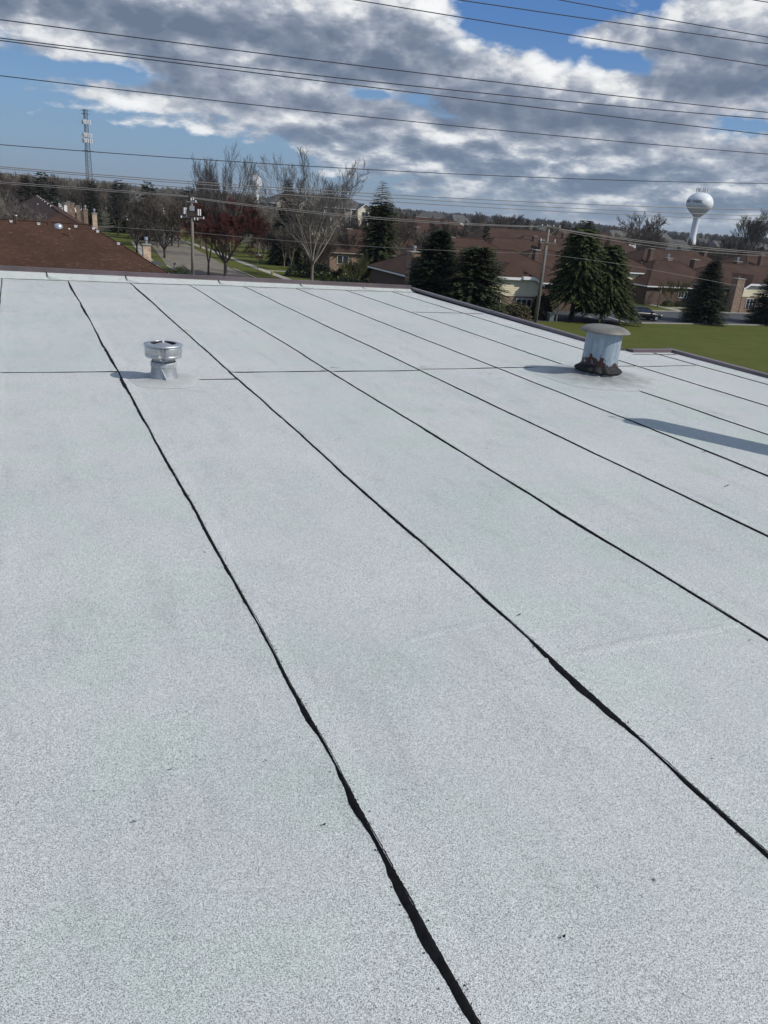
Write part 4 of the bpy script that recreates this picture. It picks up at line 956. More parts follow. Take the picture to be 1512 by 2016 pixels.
bare_tree(47, 9.4, BARK, TWIG, 'bare tree between the chimney and the ragged spruce', (58, 140, 0), fork=0.2, nst=6, lev=4, ang=0.5, up=0.15, rad=0.16, kids_=(5, 5, 4, 4), stemlen=0.55, lean=0.5, tw=0.03)
bare_tree(48, 16.5, TWIG, TWIG, 'bare tree whose fine crown shows above the far houses near the water tower', (193, 215, 0), fork=0.2, nst=6, lev=4, ang=0.6, up=0.1, rad=0.3, kids_=(5, 4, 4, 3), stemlen=0.5, lean=0.8, tw=0.07)

for k, (px_, dist_, H_, ln_, lab_) in enumerate(((452, 150, 19.5, 0.45, 'tall bare tree standing above the red budding tree'), (395, 170, 18, 0.3, 'upright bare tree above and right of the left pole'), (425, 185, 18.0, 0.4, 'bare tree between two taller ones above the red budding tree'), (1490, 300, 20, 0.2, 'cluster of upright poplar like stems at the far right horizon'))):
    d = ray(px_, 430); h_ = Vector((d.x, d.y)).normalized()*dist_
    bare_tree(70+k, H_, BARK, TWIG, lab_, (h_.x, h_.y, 0), fork=0.2, nst=6, lev=4, ang=0.38, up=0.2, rad=0.22, kids_=(5, 5, 4, 3), stemlen=0.6, lean=ln_, tw=0.022 if k < 3 else 0.06)
# background bare trees: four kinds, copied
kinds = []
for s_, (H_, nst_, lean_) in enumerate(((12, 6, 0.55), (10, 7, 0.7), (13, 4, 0.3), (9, 7, 0.8))):
    o, k_ = bare_tree(60+s_, H_, TWIGD if s_ % 2 else BARK, (TWIG, TWIGD, TWIGD, TWIG)[s_], 'bare leafless tree among many in the wood behind the houses', (0, 0, 0), 'bare trees of the wood behind', lev=3, fork=0.15, nst=nst_, ang=0.5, up=0.16, rad=0.18, kids_=(6, 6, 5), stemlen=0.55, lean=lean_, tw=0.055)
    kinds.append((o, k_))
r9 = random.Random(909); first = [True]*4
PLACE = [(-99, 240, 'bare leafless tree in the wood behind the far left roofs', 'bare trees behind the far left roofs'), (240, 395, 'bare leafless tree where the side street ends, left of the left pole', 'bare trees around the end of the side street'), (395, 645, 'bare leafless tree behind the red budding tree and the tall pale bare tree', 'bare trees behind the red budding tree'), (645, 935, 'small bare tree among the brown roofs left of the small dark conifer', 'small bare trees among the middle roofs'), (935, 1200, 'bare leafless tree behind the conifer pair and the pole top', 'bare trees behind the conifer pair'), (1200, 9999, 'bare leafless tree around the foot of the white water tower', 'bare trees around the foot of the water tower')]
def back_tree(px, dist, sc, kq=None):
    lab_, grp_ = next((l_, g_) for a_, b_, l_, g_ in PLACE if a_ <= px < b_)
    q = r9.randrange(4) if kq is None else kq; o, k_ = kinds[q]
    d = ray(px, 430); h_ = Vector((d.x, d.y)).normalized()*dist; lc = (h_.x, h_.y, 0); s3 = (sc*r9.uniform(.85, 1.2), sc*r9.uniform(.85, 1.2), sc)
    if first[q]: o.location = lc; o.scale = s3; first[q] = False; o['label'] = lab_; o['group'] = grp_
    else: dup(o, k_, lc, r9.uniform(0, 6.3), s3, lab_, grp_)
for px in range(235, 420, 11): back_tree(px+r9.uniform(-6, 6), r9.uniform(165, 250), r9.uniform(.75, 1.0))
for px in range(-60, 240, 13): back_tree(px+r9.uniform(-6, 6), r9.uniform(235, 330), r9.uniform(.8, 1.05))
for px in range(395, 640, 12): back_tree(px+r9.uniform(-6, 6), r9.uniform(165, 240), r9.uniform(.65, .9))

for px in range(650, 930, 15): back_tree(px+r9.uniform(-7, 7), r9.uniform(150, 260), r9.uniform(.5, .85))
for px in range(940, 1240, 16): back_tree(px+r9.uniform(-7, 7), r9.uniform(290, 420), r9.uniform(.7, 1.0))
for px in range(1200, 1640, 13):
    if not 1325 < px < 1395: back_tree(px+r9.uniform(-5, 5), r9.uniform(240, 420), r9.uniform(.65, 1.0))
for px in range(520, 700, 14): back_tree(px, r9.uniform(125, 160), r9.uniform(.4, .65))
for px in (1488, 1497): back_tree(px, 330, 1.45, 2)
# far wood: too many and too far to count
fw = MB(); rr_ = random.Random(4)
for k in range(2600):
    px = rr_.uniform(-500, 2100); dist = 330*math.exp(rr_.random()**0.8*2.2)
    d = ray(px, 430); h_ = Vector((d.x, d.y)).normalized()*dist
    Ht = rr_.uniform(6.5, 12.5)*(1.0+0.10*math.sin(px*0.013)) * (1.25 if dist > 1200 else 1.0)*(1.15 if px < 500 else 0.9); Rt = Ht*rr_.uniform(.3, .5)
    for j in range(34):
        a = rr_.uniform(0, 6.28); e_ = rr_.uniform(.15, 1.5); q = rr_.uniform(.45, 1.0)
        c0 = Vector((h_.x, h_.y, Ht*0.25)); tip = c0 + Vector((math.cos(a)*math.cos(e_)*Rt*q, math.sin(a)*math.cos(e_)*Rt*q, math.sin(e_)*Ht*0.75*q))
        m_ = c0.lerp(tip, 0.35); w = Vector((-h_.y, h_.x, 0)).normalized()*(0.0011*dist*rr_.uniform(.5, 1.2))
        fw.poly([m_+w, m_-w, tip])
    w = Vector((-h_.y, h_.x, 0)).normalized()*Rt*0.8
    for j in range(5):
        c0 = Vector((h_.x, h_.y, 0)) + w*rr_.uniform(-1, 1); ww = w*rr_.uniform(.25, .5); hh = Ht*rr_.uniform(.3, .55)
        fw.poly([c0-ww, c0+ww, c0+ww*0.6+Vector((0, 0, hh)), c0+Vector((0, 0, hh*1.2)), c0-ww*0.6+Vector((0, 0, hh*0.9))])
tag(fw.obj('far_wood', mat('far_wood_twigs', (0.20, 0.17, 0.135), 0.95, col2=(0.105, 0.095, 0.070), scale=0.05, detail=6)), 'band of leafless woodland running along the horizon', 'woodland', kind='stuff')

# shrubs
def shrub(seed, loc, rx, ry, h, m, label, n=1500, leaf=0.12, cat='shrub', name='shrub', group=None):
    r = random.Random(seed); b = MB()
    for k in range(n):
        a = r.uniform(0, 6.283); e_ = math.asin(r.random()); q = r.uniform(.55, 1)**0.5*(1+0.22*noise.noise(Vector((math.cos(a)*2, math.sin(a)*2, e_*2+seed))))
        c = Vector((math.cos(a)*math.cos(e_)*rx*q, math.sin(a)*math.cos(e_)*ry*q, math.sin(e_)*h*q)); u = rv(r).normalized()*leaf; v = rv(r).normalized()*leaf*0.6
        b.poly([c, c+u+v, c+u*1.6, c+u-v])
    for k in range(10):
        a = r.uniform(0, 6.283); b.tube((0, 0, 0), (math.cos(a)*rx*.7, math.sin(a)*ry*.7, h*.7), 0.03, 0.01, 4)
    return tag(b.obj(name, m, loc=loc), label, cat, group)
HEDG = mat('brown_olive_hedge', (0.10, 0.088, 0.048), 0.95, var=0.35, scale=1.2)
shrub(1, (51.6, 76.2, 0), 2.3, 1.3, 1.9, HEDG, 'brown olive hedge left of the utility pole', 3000, 0.16)
shrub(2, (48.6, 76.6, 0), 2.2, 1.2, 1.3, HEDG, 'lower brown shrub under the cream gable windows', 2200, 0.15)
shrub(3, (55.6, 76.8, 0), 1.5, 1.0, 2.8, mat('dark_cedar', (0.022, 0.020, 0.013), 0.95, var=0.4, scale=2), 'dark thicket right of the utility pole', 2500, 0.17)
shrub(4, (57.8, 79.6, 0), 1.3, 1.2, 2.4, NEEDK, 'dark evergreen bush behind the utility cabinet', 1500, 0.15)
shrub(5, (91.2, 93.6, 0), 1.0, .7, 0.9, NEED, 'dark clipped bush under the dark brick wall, left', 700, .1); shrub(6, (93.6, 93.4, 0), 1.2, .7, .9, NEED, 'dark clipped bush under the triple window', 700, .1)
shrub(7, (96.3, 92.8, 0), 1.2, .8, 1.0, NEED, 'dark bush beside the cone shaped spruce', 700, .1)
shrub(8, (103.2, 87.5, 0), 1.6, .5, 0.7, HEDG, 'low brown planting under the cream gable at right', 700, .1)
shrub(9, (41.2, 110, 0), 1.1, 1.0, 1.3, NEEDY, 'round yellow green bush behind the fountain shaped tree', 700, .12)
shrub(10, (38.8, 117, 0), 2.2, 1.6, 1.7, NEEDK, 'dark bush beside the pavement behind the bare tree', 1300, .16)
shrub(11, (43, 118, 0), 2.4, 1.6, 1.9, NEEDK, 'dark bush further right behind the bare tree', 1300, .16)
shrub(12, (46, 113, 0), 3.2, 1.6, 2.6, NEEDK, 'dense dark hedge under the ragged spruce', 2600, .17)
shrub(13, (18.9, 104, 0), 1.3, 1.1, 2.0, NEED, 'small green conifer bush left of the left pole', 1000, .14)
shrub(14, (41, 101.5, 0), 3.0, 1.3, 1.6, NEEDK, 'dark ground hedge along the roof edge', 1800, .16)

# ------------------------------------------------------------------ utility poles and cables
def pole(label, x, y, h, r0=0.19, arms=()):
    o = thing('utility_pole', label, 'utility pole', (x, y, 0))
    b = MB(); b.tube((0, 0, 0), (0, 0, h), r0, r0*0.68, n=12, caps=True); b.obj('pole', WOOD, o, True)
    return o
PL = (16.35, 83.6); PR = (52.7, 73.6)
dl = Vector((PR[0]-PL[0], PR[1]-PL[1])).normalized(); dn = Vector((-dl.y, dl.x))
oL = pole('left wooden utility pole with white canisters near its top', *PL, 10.35)
oR = pole('right wooden utility pole with braced crossarm beside the cream gable', *PR, 10.45, 0.21)
for (dx, z0, z1) in ((-0.78, 8.75, 9.35), (-0.62, 8.75, 9.35), (0.58, 8.7, 9.3), (0.78, 8.7, 9.3)):
    b = MB(); b.tube((dx*dl.x, dx*dl.y-0.1, z0), (dx*dl.x, dx*dl.y-0.1, z1), 0.085, n=9, caps=True); b.obj('canister', WHITE, oL)
for z_ in (8.45, 9.9):
    b = MB(); L_ = 1.15 if z_ < 9 else 0.55
    b.tube((-L_*dl.x, -L_*dl.y-0.12, z_), (L_*dl.x, L_*dl.y-0.12, z_), 0.05, n=6, caps=True); b.obj('crossarm', GALVD, oL)
for dx, z_ in ((-1.1, 8.35), (-.55, 8.5), (.2, 8.25), (.5, 8.25), (1.1, 8.4), (-.1, 10.05), (.12, 10.1), (0.35, 9.9)):
    b = MB(); b.tube((dx*dl.x, dx*dl.y-0.15, z_), (dx*dl.x, dx*dl.y-0.15, z_+0.22), 0.07, n=7, caps=True); b.obj('insulator', WHITE, oL)
b = MB(); b.quadbox((-0.25, -0.3, 9.1), (0.2, 0.1, 9.55)); b.obj('equipment_box', GALV, oL)
b = MB(); b.quadbox((-0.5, -0.28, 8.6), (0.5, -0.18, 8.95)); b.obj('fuse_rack', BARKD, oL)
b = MB(); b.tube((0.1, -0.18, 10.4), (0.1, -0.18, 10.75), 0.012, n=4); b.obj('lightning_spike', GALVD, oL)
def arm(o, L0, L1, z, m=WOOD):
    b = MB(); c = Vector((dl.x, dl.y)); n2_ = Vector((c.y, -c.x))
    pts = [(c.x*L0-0*c.y, c.y*L0), (c.x*L1, c.y*L1)]
    b.tube((pts[0][0], pts[0][1]-0.16, z), (pts[1][0], pts[1][1]-0.16, z), 0.075, n=4, caps=True); return b.obj('crossarm', m, o)
arm(oR, -1.0, 1.3, 10.3); arm(oR, -0.9, 1.0, 8.65)
b = MB(); b.tube((0.05*dl.x, -0.16, 9.4), (0.95*dl.x, .95*dl.y-0.16, 10.25), 0.03, n=4); b.obj('arm_brace', GALVD, oR)
for L_, z_ in ((-.9, 10.4), (-.3, 10.4), (.4, 10.4), (1.1, 10.4), (-.8, 8.8), (.8, 8.8)):
    b = MB(); b.tube((L_*dl.x, L_*dl.y-.16, z_-0.03), (L_*dl.x, L_*dl.y-.16, z_+(0.3 if z_ < 9 else 0.14)), 0.06, n=7, caps=True); b.obj('insulator', WHITE, oR)
b = MB(); b.tube((0.12, -0.17, 0), (0.09, -0.14, 8.4), 0.03, n=5); b.obj('conduit', GALV, oR)

def wire(pts, plane_p, plane_d, r, m, label, group, ext=(60, 60), sag=None):
    r = r*0.75
    nrm2 = Vector((plane_d[1], -plane_d[0], 0)); P0 = Vector((plane_p[0], plane_p[1], 0)); W_ = []
    for (px, py) in pts:
        d = ray(px, py); t = (P0-EYE).dot(nrm2)/d.dot(nrm2) if True else 0
        W_.append(EYE + d*t)
    # resample smoothly (quadratic through the surveyed points along the run)
    D_ = Vector((plane_d[0], plane_d[1], 0)).normalized(); s_ = [(p-P0).dot(D_) for p in W_]; z_ = [p.z for p in W_]
    n = len(s_); import numpy as np
    cf = np.polyfit(s_, z_, 2 if n > 2 else 1)
    out = []; a0, a1 = min(s_), max(s_)
    N = 40
    for k in range(N+1):
        s = a0 + (a1-a0)*k/N; out.append((P0.x+D_.x*s, P0.y+D_.y*s, float(np.polyval(cf, s))))
    for e_, side in ((ext[0], 0), (ext[1], 1)):
        if e_ <= 0: continue
        s0 = a0 if side == 0 else a1; sg = -1 if side == 0 else 1
        for q in (0.33, 0.66, 1.0):
            s = s0+sg*e_*q; p = (P0.x+D_.x*s, P0.y+D_.y*s, float(np.polyval(cf, s)))
            if side == 0: out.insert(0, p)
            else: out.append(p)
    b = MB(); b.path(out, r, 5)
    return tag(b.obj('power_line', m, smooth=True), label, 'cable', group)
TD = (0.985, -0.173)
GH = 'high cables crossing the sky'
fwd = Vector((0.4368, 0.8996))
def pl(dist): return (fwd.x*dist, fwd.y*dist)
wire([(700, 0), (1000, 49), (1512, 129.7)], pl(15), TD, 0.0105, WIRE, 'dark cable entering at the top centre, lowest of three at top right', GH)
wire([(905, 0), (1000, 14), (1512, 86)], pl(15), TD, 0.0105, WIRE, 'dark cable crossing the top right, middle one of three', GH)
wire([(1103, 0), (1300, 36), (1512, 73)], pl(15.5), TD, 0.0105, WIRE, 'topmost long cable at the top right corner over blue sky', GH)
wire([(1484, 0), (1512, 4.5)], pl(15.5), TD, 0.0105, WIRE, 'short stretch of cable cut by the top right corner', GH, (3, 60))
wire([(0, 39), (500, 102.5), (1000, 165), (1512, 221)], pl(20), TD, 0.014, WIRE, 'single cable over the big grey cloud from the upper left', GH)
wire([(0, 75.5), (500, 133), (1000, 189.5), (1512, 234)], pl(20.5), TD, 0.014, WIRE, 'upper of two cables that start almost touching at the left', GH)
wire([(0, 80), (500, 142), (1000, 205.5), (1512, 265)], pl(20), TD, 0.014, WIRE, 'lower of two cables that start almost touching at the left', GH)
wire([(0, 149.5), (500, 205), (1000, 259), (1512, 303)], pl(21), TD, 0.013, WIRE, 'lone cable passing above the lattice tower top', GH)
GM = 'cables just above the skyline'
wire([(0, 286), (512, 318), (1012, 350), (1512, 360.5)], pl(34), TD, 0.019, WIRE, 'lone cable crossing the lattice tower below its antennas', GM)
wire([(0, 328), (350, 355), (750, 382), (1100, 400), (1512, 413)], pl(40), TD, 0.024, WIREP, 'top one of three cables along the skyline', GM)
wire([(0, 331.5), (350, 359), (750, 388), (1100, 409), (1512, 425.5)], pl(40), TD, 0.022, WIREP, 'middle one of three cables along the skyline', GM)
wire([(0, 340.5), (350, 368), (750, 395.5), (1100, 416.5), (1512, 434)], pl(40.5), TD, 0.022, WIREP, 'lowest of three cables along the skyline', GM)
GP = 'cables strung between the wooden poles'
PD = (dl.x, dl.y)
for k, (dy, nm) in enumerate(((0, 'upper'), (3.2, 'lower'))):
    wire([(0, 358+dy), (185, 371.5+dy), (371, 386+dy*.5)], PL, PD, 0.045, WIREP, 'pale %s cable running left from the left pole' % nm, GP, (30, 0))
    wire([(374, 388+dy*.5), (560, 411+dy), (750, 428+dy), (900, 439.5+dy*.9), (1071, 446+dy*.3)], PL, PD, 0.045, WIREP, 'pale %s cable strung between the two wooden poles' % nm, GP, (0, 0))
wire([(1072, 446), (1200, 465), (1330, 482), (1512, 497)], PR, PD, 0.04, WIREP, 'upper sagging cable right of the right pole', GP, (0, 30))
wire([(1074, 446.5), (1200, 468), (1330, 484.5), (1512, 500)], PR, PD, 0.04, WIREP, 'middle sagging cable right of the right pole', GP, (0, 30))
wire([(1082, 449.5), (1200, 473), (1330, 490), (1512, 504)], PR, PD, 0.03, WIREP, 'lowest sagging cable right of the right pole', GP, (0, 30))
wire([(200, 446), (290, 451.5), (372, 457)], PL, PD, 0.025, WIREP, 'thin low cable from the left roofs to the left pole', GP, (6, 0))
wire([(375, 457.5), (560, 472), (735, 487), (900, 494), (1067, 499)], PL, PD, 0.022, WIREP, 'thin low cable between the two wooden poles', GP, (0, 0))
wire([(1068, 500), (1150, 510), (1240, 523)], PR, PD, 0.02, WIREP, 'thin low cable sloping right through the conifer pair', GP, (0, 40))

# ------------------------------------------------------------------ towers
WTX, WTY = 398.1, 398.7
wtw = thing('water_tower', 'white pedestal water tower with dark lettering and antennas on top', 'water tower', (WTX, WTY, 0))
TW = mat('water_tower_paint', (0.74, 0.77, 0.77), 0.45, var=0.04, scale=0.3)
RT = 8.2
MB().lathe([(3.6, 0), (3.1, 3.0), (2.15, 8.0), (1.95, 12), (1.95, 19.6), (2.2, 20.3)], 40).obj('stem', TW, wtw, True)
def tank_r(z):                         # z from 19.9 to 34.8
    if z >= 28.0: return RT*math.sqrt(max(0, 1-((z-28.0)/6.8)**2))
    t = (z-20.0)/8.0; return 2.2+(RT-2.2)*max(0, math.sin(min(1, max(0, t))*math.pi/2))**1.15
prof = [(tank_r(20+k*0.5), 20+k*0.5) for k in range(0, 29)] + [(tank_r(z), z) for z in (34.3, 34.5, 34.65, 34.75)] + [(0.001, 34.8)]
MB().lathe(prof, 56).obj('tank', TW, wtw, True)
b = MB(); b.quadbox((-1.3, -3.7, 0), (1.3, -2.8, 3.2)); b.obj('door', BARKD, wtw)
ant = random.Random(8)
for k in range(10):
    a = k*0.63; r_ = 3.4; zt_ = 33.9
    b = MB(); b.tube((r_*math.cos(a), r_*math.sin(a), zt_), (r_*math.cos(a), r_*math.sin(a), zt_+3.3), 0.12, n=5); b.quadbox((r_*math.cos(a)-.25, r_*math.sin(a)-.25, zt_+1.2), (r_*math.cos(a)+.25, r_*math.sin(a)+.25, zt_+3.0)); b.obj('antenna', GALVD if k % 3 else WHITE, wtw)
b = MB()
for k in range(16):
    a0_ = k*math.pi/8; a1_ = a0_+math.pi/8; b.tube((3.6*math.cos(a0_), 3.6*math.sin(a0_), 35.1), (3.6*math.cos(a1_), 3.6*math.sin(a1_), 35.1), 0.07, n=4)
b.obj('rail', GALVD, wtw)
b = MB(); b.tube((0.8, 0, 34.7), (0.8, 0, 41.5), 0.09, 0.05, n=5); b.obj('mast', GALVD, wtw)
fc = bpy.data.curves.new('lettering', 'FONT'); fc.body = 'ORLAND PARK'; fc.size = 2.55; fc.offset = 0.045; fc.align_x = 'CENTER'; fc.resolution_u = 3
fo = bpy.data.objects.new('lettering_curve', fc); COL.objects.link(fo)
dg = bpy.context.evaluated_depsgraph_get(); me0 = bpy.data.meshes.new_from_object(fo.evaluated_get(dg))
bpy.data.objects.remove(fo)
toc = math.atan2(-WTY, -WTX)             # the side that faces our roof
xs_ = [v.co.x for v in me0.vertices]; xr = max(xs_)
import bmesh
bm_ = bmesh.new(); bm_.from_mesh(me0)
bmesh.ops.triangulate(bm_, faces=bm_.faces[:]); bmesh.ops.subdivide_edges(bm_, edges=[e for e in bm_.edges if e.calc_length() > 0.5], cuts=2, use_grid_fill=False); bmesh.ops.triangulate(bm_, faces=bm_.faces[:])
for v in bm_.verts:
    ang_ = toc + math.radians(11) + (v.co.x-xr)/RT
    z = 28.15 + v.co.y; r_ = tank_r(z)+0.06
    v.co = Vector((r_*math.cos(ang_), r_*math.sin(ang_), z))
me1 = bpy.data.meshes.new('lettering'); bm_.to_mesh(me1); bm_.free(); me1.materials.append(mat('black_lettering', (0.02, 0.025, 0.03), 0.6))
lo = bpy.data.objects.new('lettering', me1); COL.objects.link(lo); lo.parent = wtw

d = ray(503, 380); hh_ = Vector((d.x, d.y)).normalized()*640
w2 = thing('water_tower', 'small distant white water tower half hidden by bare trees', 'water tower', (hh_.x, hh_.y, 0))
MB().lathe([(2.6, 0), (2.4, 14), (3.2, 16), (4.5, 18.2), (4.7, 20.5), (4.3, 22.6), (3.0, 24.2), (1.2, 24.9), (0.001, 25.0)], 32).obj('tank', TW, w2, True)
b = MB(); b.quadbox((-1.6, -0.6, 24.6), (1.6, 0.6, 25.6)); b.obj('vent_housing', TW, w2)
b = MB(); b.tube((0, 0, 25), (0, 0, 28), 0.1, n=5); b.obj('mast', GALVD, w2)

d = ray(172.5, 300); hh_ = Vector((d.x, d.y)).normalized()*500
lt = thing('lattice_tower', 'tall grey lattice mast with three rings of white antennas', 'radio tower', (hh_.x, hh_.y, 0))
def lw(z): return 2.3 - 1.15*min(1, z/38.0)
HT = 47.6
legs = [(math.cos(a), math.sin(a)) for a in (0.3, 0.3+2.094, 0.3+4.189)]
for (lx, ly) in legs:
    b = MB(); b.path([(lx*lw(z), ly*lw(z), z) for z in (0, 10, 20, 30, 38, HT)], 0.17, 5); b.obj('leg', GALVD, lt)
for k in range(19):
    z0_, z1_ = k*2.5, k*2.5+2.5
    b = MB()
    for q in range(3):
        a0_, a1_ = legs[q], legs[(q+1) % 3]
        b.tube((a0_[0]*lw(z0_), a0_[1]*lw(z0_), z0_), (a1_[0]*lw(z1_), a1_[1]*lw(z1_), z1_), 0.075, n=4); b.tube((a1_[0]*lw(z0_), a1_[1]*lw(z0_), z0_), (a0_[0]*lw(z1_), a0_[1]*lw(z1_), z1_), 0.075, n=4)
        b.tube((a0_[0]*lw(z1_), a0_[1]*lw(z1_), z1_), (a1_[0]*lw(z1_), a1_[1]*lw(z1_), z1_), 0.075, n=4)
    b.obj('lattice_bay', GALVD, lt)
for (z_, R_, pan) in ((47.0, 2.9, 0), (45.4, 2.8, 0), (41.3, 2.7, 1), (34.8, 3.0, 1), (32.0, 3.0, 1), (27.0, 3.6, 0)):
    b = MB()
    for q in range(3):
        a0_ = 0.3+q*2.094; a1_ = a0_+2.094
        p, q2 = (R_*math.cos(a0_), R_*math.sin(a0_), z_), (R_*math.cos(a1_), R_*math.sin(a1_), z_); b.tube(p, q2, 0.1, n=4); b.tube((0, 0, z_), p, 0.08, n=4)
    b.obj('antenna_frame', GALVD, lt)
    if pan:
        for q in range(3):
            a0_ = 0.3+q*2.094; a1_ = a0_+2.094
            for s_ in (0.08, 0.36, 0.64, 0.92):
                x_ = R_*(math.cos(a0_)*(1-s_)+math.cos(a1_)*s_)*1.06; y_ = R_*(math.sin(a0_)*(1-s_)+math.sin(a1_)*s_)*1.06
                b = MB(); b.quadbox((x_-.23, y_-.23, z_-1.1), (x_+.23, y_+.23, z_+1.1)); b.obj('panel_antenna', WHITE, lt)

STEEL = mat('dark_lattice_steel', (0.13, 0.14, 0.15), 0.6, 0.3)
for o_ in kids(lt):
    if o_.name.startswith(('leg', 'lattice', 'antenna_frame')): o_.data.materials[0] = STEEL
# ------------------------------------------------------------------ car
car = thing('parked_car', 'black pickup style car parked at the lawn edge under the conifers', 'car', (72.4, 78.2, 0))
car.rotation_euler = (0, 0, math.radians(-8))
PAINT = mat('black_car_paint', (0.006, 0.006, 0.008), 0.3, spec=0.35)
# loft of cross-sections along the length, x = -2.45 (tail) .. 2.45 (nose): (x, zbottom, zbelt, half width bottom, half width belt)
sec = [(-2.45, .55, .85, .70, .72), (-2.38, .42, 1.02, .84, .84), (-1.9, .36, 1.06, .90, .89), (-1.0, .34, 1.06, .92, .90), (0, .33, 1.04, .92, .90), (1.0, .33, 1.02, .92, .90), (1.25, .34, 1.0, .92, .88), (1.9, .36, .92, .90, .84), (2.3, .40, .80, .84, .74), (2.45, .48, .66, .70, .64)]
b = MB()
for (x, zb, zt_, wb_, wt_) in sec:
    zm_ = (zb+zt_)/2
    ring = [(-wb_*.9, zb), (-wb_, zb+.12), (-wb_*1.01, zm_), (-wt_, zt_-.08), (-wt_*.88, zt_), (wt_*.88, zt_), (wt_, zt_-.08), (wb_*1.01, zm_), (wb_, zb+.12), (wb_*.9, zb)]
    b.v += [(x, y, z) for y, z in ring]
for j in range(len(sec)-1):
    for i in range(10): b.f.append((j*10+i, j*10+(i+1) % 10, j*10+10+(i+1) % 10, j*10+10+i)); b.mi.append(0)
b.f.append(tuple(range(9, -1, -1))); b.f.append(tuple(range((len(sec)-1)*10, len(sec)*10))); b.mi += [0, 0]
b.obj('body', PAINT, car, True)
b = MB(); cs = [(-2.30, 1.03, .80), (-2.02, 1.56, .64), (-1.2, 1.66, .66), (0.1, 1.64, .66), (0.45, 1.54, .64), (1.22, 1.0, .80)]
for (x, z, w) in cs: b.v += [(x, -w, z), (x, w, z)]
low = [(-2.30, 1.02), (1.22, .99)]
n0_ = len(b.v)
for (x, z, w) in cs: b.v += [(x, -.80, 1.0), (x, .80, 1.0)]
for j in range(len(cs)-1):
    b.f.append((2*j, 2*j+2, 2*j+3, 2*j+1)); b.f.append((2*j, n0_+2*j, n0_+2*j+2, 2*j+2)); b.f.append((2*j+1, 2*j+3, n0_+2*j+3, n0_+2*j+1)); b.mi += [0]*3
b.obj('cabin', PAINT, car)
for s_ in (-1, 1):
    for (x0_, x1_, x2_, x3_) in ((-1.75, -0.95, -0.95, -1.6), (-0.87, -0.02, -0.02, -0.87), (0.06, 0.95, 0.42, 0.06)):
        b = MB(); f_ = lambda x, z: (x, s_*(0.80-(z-1.0)*0.235+0.012), z)
        b.poly([f_(x0_, 1.08), f_(x1_, 1.08), f_(x2_, 1.50), f_(x3_, 1.50)]); b.obj('side_window', GLASS, car)
b = MB(); b.poly([(1.20, -.70, 1.03), (1.20, .70, 1.03), (0.50, .58, 1.53), (0.50, -.58, 1.53)]); b.obj('windscreen', mat('car_glass', (0.05, 0.06, 0.07), 0.05, spec=0.9), car)
for sx_ in (-1.5, 1.52):
    for s_ in (-1, 1):
        b = MB(); b.tube((sx_, s_*0.70, .35), (sx_, s_*0.93, .35), 0.35, n=20, caps=True); w_ = b.obj('wheel', mat('tyre_rubber', (0.02, 0.02, 0.02), 0.9) if sx_ < 0 and s_ < 0 else bpy.data.materials['tyre_rubber'], car)
        b = MB(); b.tube((sx_, s_*0.935, .35), (sx_, s_*0.95, .35), 0.2, n=12, caps=True); b.obj('rim', GALVD, w_)
for s_ in (-1, 1):
    b = MB(); b.quadbox((2.25, s_*.62-.14, .68), (2.44, s_*.62+.14, .80)); b.obj('headlight', WHITE, car)
    b = MB(); b.quadbox((-2.46, s_*.70-.08, .75), (-2.36, s_*.70+.08, .98)); b.obj('tail_light', mat('red_lens', (0.25, 0.01, 0.01), 0.3) if s_ < 0 else bpy.data.materials['red_lens'], car)
    b = MB(); b.quadbox((0.75, s_*.99-.1, 1.02), (0.92, s_*.99+.1, 1.16)); b.obj('mirror', PAINT, car)
b = MB(); b.quadbox((2.44, -.22, .50), (2.47, .22, .60)); b.obj('number_plate', WHITE, car)
b = MB(); b.quadbox((2.40, -.45, .56), (2.445, .45, .66)); b.obj('grille', GALVD, car)

# ------------------------------------------------------------------ small street things
def lamp(label, x, y, h=2.6):
    o = thing('lamp_post', label, 'street lamp', (x, y, 0)); IR = bpy.data.materials.get('black_iron') or mat('black_iron', (0.02, 0.02, 0.022), 0.5)
    b = MB(); b.tube((0, 0, 0), (0, 0, .4), .09, .05, n=8); b.tube((0, 0, .4), (0, 0, h-.5), .045, .035, n=8); b.obj('post', IR, o)
    b = MB(); b.lathe([(.06, h-.5), (.10, h-.45), (.16, h-.12), (.16, h-.1)], 6); b.obj('lantern', mat('lantern_glass', (.3, .28, .24), .3) if not bpy.data.materials.get('lantern_glass') else bpy.data.materials['lantern_glass'], o)
    b = MB(); b.lathe([(.21, h-.1), (.12, h+.03), (.03, h+.08), (.02, h+.16), (.001, h+.18)], 6); b.obj('lantern_roof', IR, o)
lamp('black lamp post between the pale chimney and the left pole', 17.3, 99.5, 2.6)
lamp('black lamp post lantern just right of the left pole', 19.2, 88.6, 2.4)
lamp('black lamp post on the far lawn behind the dark car', 87.3, 91.5, 2.5)
hy = thing('fire_hydrant', 'small yellow fire hydrant on the grass beside the pavement', 'hydrant', (34.4, 116.0, 0))
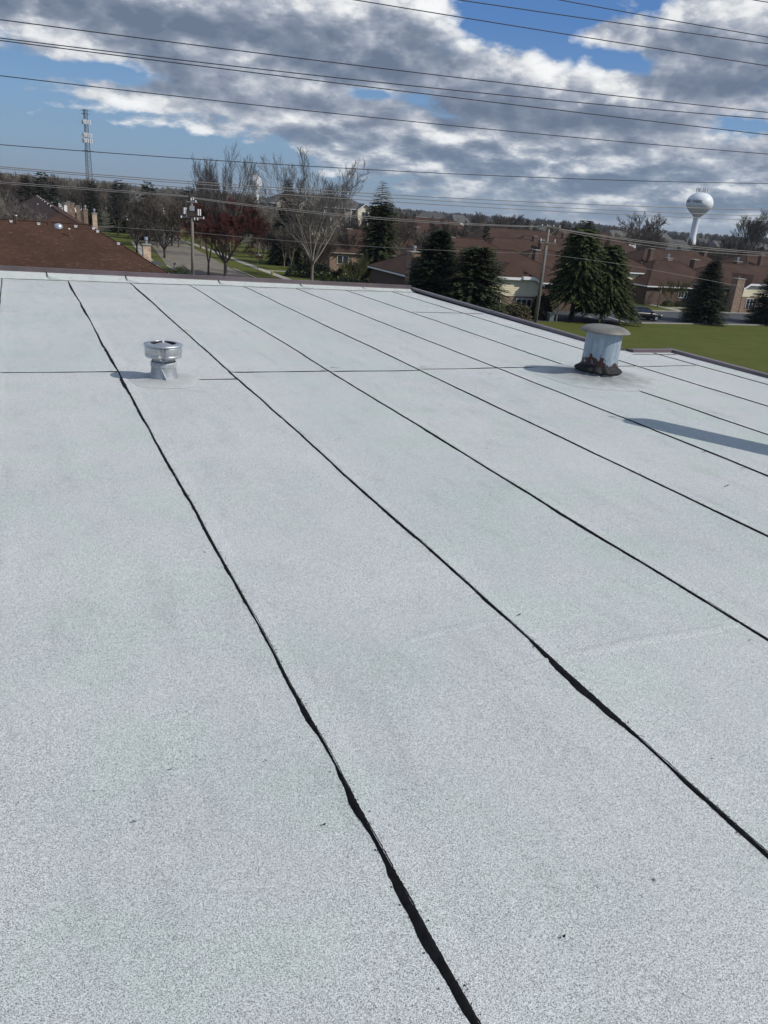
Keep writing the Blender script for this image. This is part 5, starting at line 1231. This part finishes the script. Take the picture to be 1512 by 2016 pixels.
YEL = mat('hydrant_yellow', (0.62, 0.50, 0.10), 0.5)
MB().lathe([(.16, 0), (.16, .06), (.11, .08), (.11, .55), (.15, .58), (.15, .62), (.10, .74), (.03, .80), (.001, .82)], 14).obj('barrel', YEL, hy, True)
b = MB(); b.tube((-.22, 0, .42), (.22, 0, .42), .06, n=8, caps=True); b.tube((0, -.2, .40), (0, 0, .40), .075, n=8, caps=True); b.obj('outlet', YEL, hy)
sg = thing('street_sign', 'thin grey sign post with white plate by the street verge', 'sign', (32.6, 117.5, 0))
b = MB(); b.tube((0, 0, 0), (0, 0, 2.9), .045, n=6); b.obj('post', GALVD, sg); b = MB(); b.quadbox((-.55, -.05, 2.75), (.55, -.02, 2.98)); b.obj('plate', WHITE, sg)
ub = thing('utility_cabinet', 'grey green utility cabinet on the lawn edge by the dark thicket', 'cabinet', (56.3, 75.6, 0))
UG = mat('cabinet_green_grey', (0.14, 0.17, 0.16), 0.6)
b = MB(); b.quadbox((-.45, -.3, 0), (.2, .3, .95)); b.quadbox((-.48, -.33, .95), (.23, .33, 1.0)); b.obj('cabinet_body', UG, ub); b = MB(); b.quadbox((-.38, -.325, .12), (.12, -.303, .85)); b.obj('door', UG, ub)
up_ = thing('marker_post', 'white marker post standing beside the grey cabinet', 'post', (57.0, 75.5, 0))
b = MB(); b.tube((0, 0, 0), (.05, 0, 2.3), .07, .06, n=8, caps=True); b.obj('post', CONC, up_)

# ------------------------------------------------------------------ thin spring haze
HZ = bpy.data.materials.new('haze_air'); HZ.use_nodes = True; ht = HZ.node_tree; ht.nodes.clear()
hv = ht.nodes.new('ShaderNodeVolumePrincipled'); hv.inputs['Color'].default_value = (0.82, 0.90, 1.0, 1); hv.inputs['Density'].default_value = 0.00008; hv.inputs['Anisotropy'].default_value = 0.3
hout = ht.nodes.new('ShaderNodeOutputMaterial'); ht.links.new(hv.outputs[0], hout.inputs['Volume'])
b = MB(); b.quadbox((-6100, -3100, -1), (6100, 7100, 56)); tag(b.obj('haze', HZ), kind='stuff')
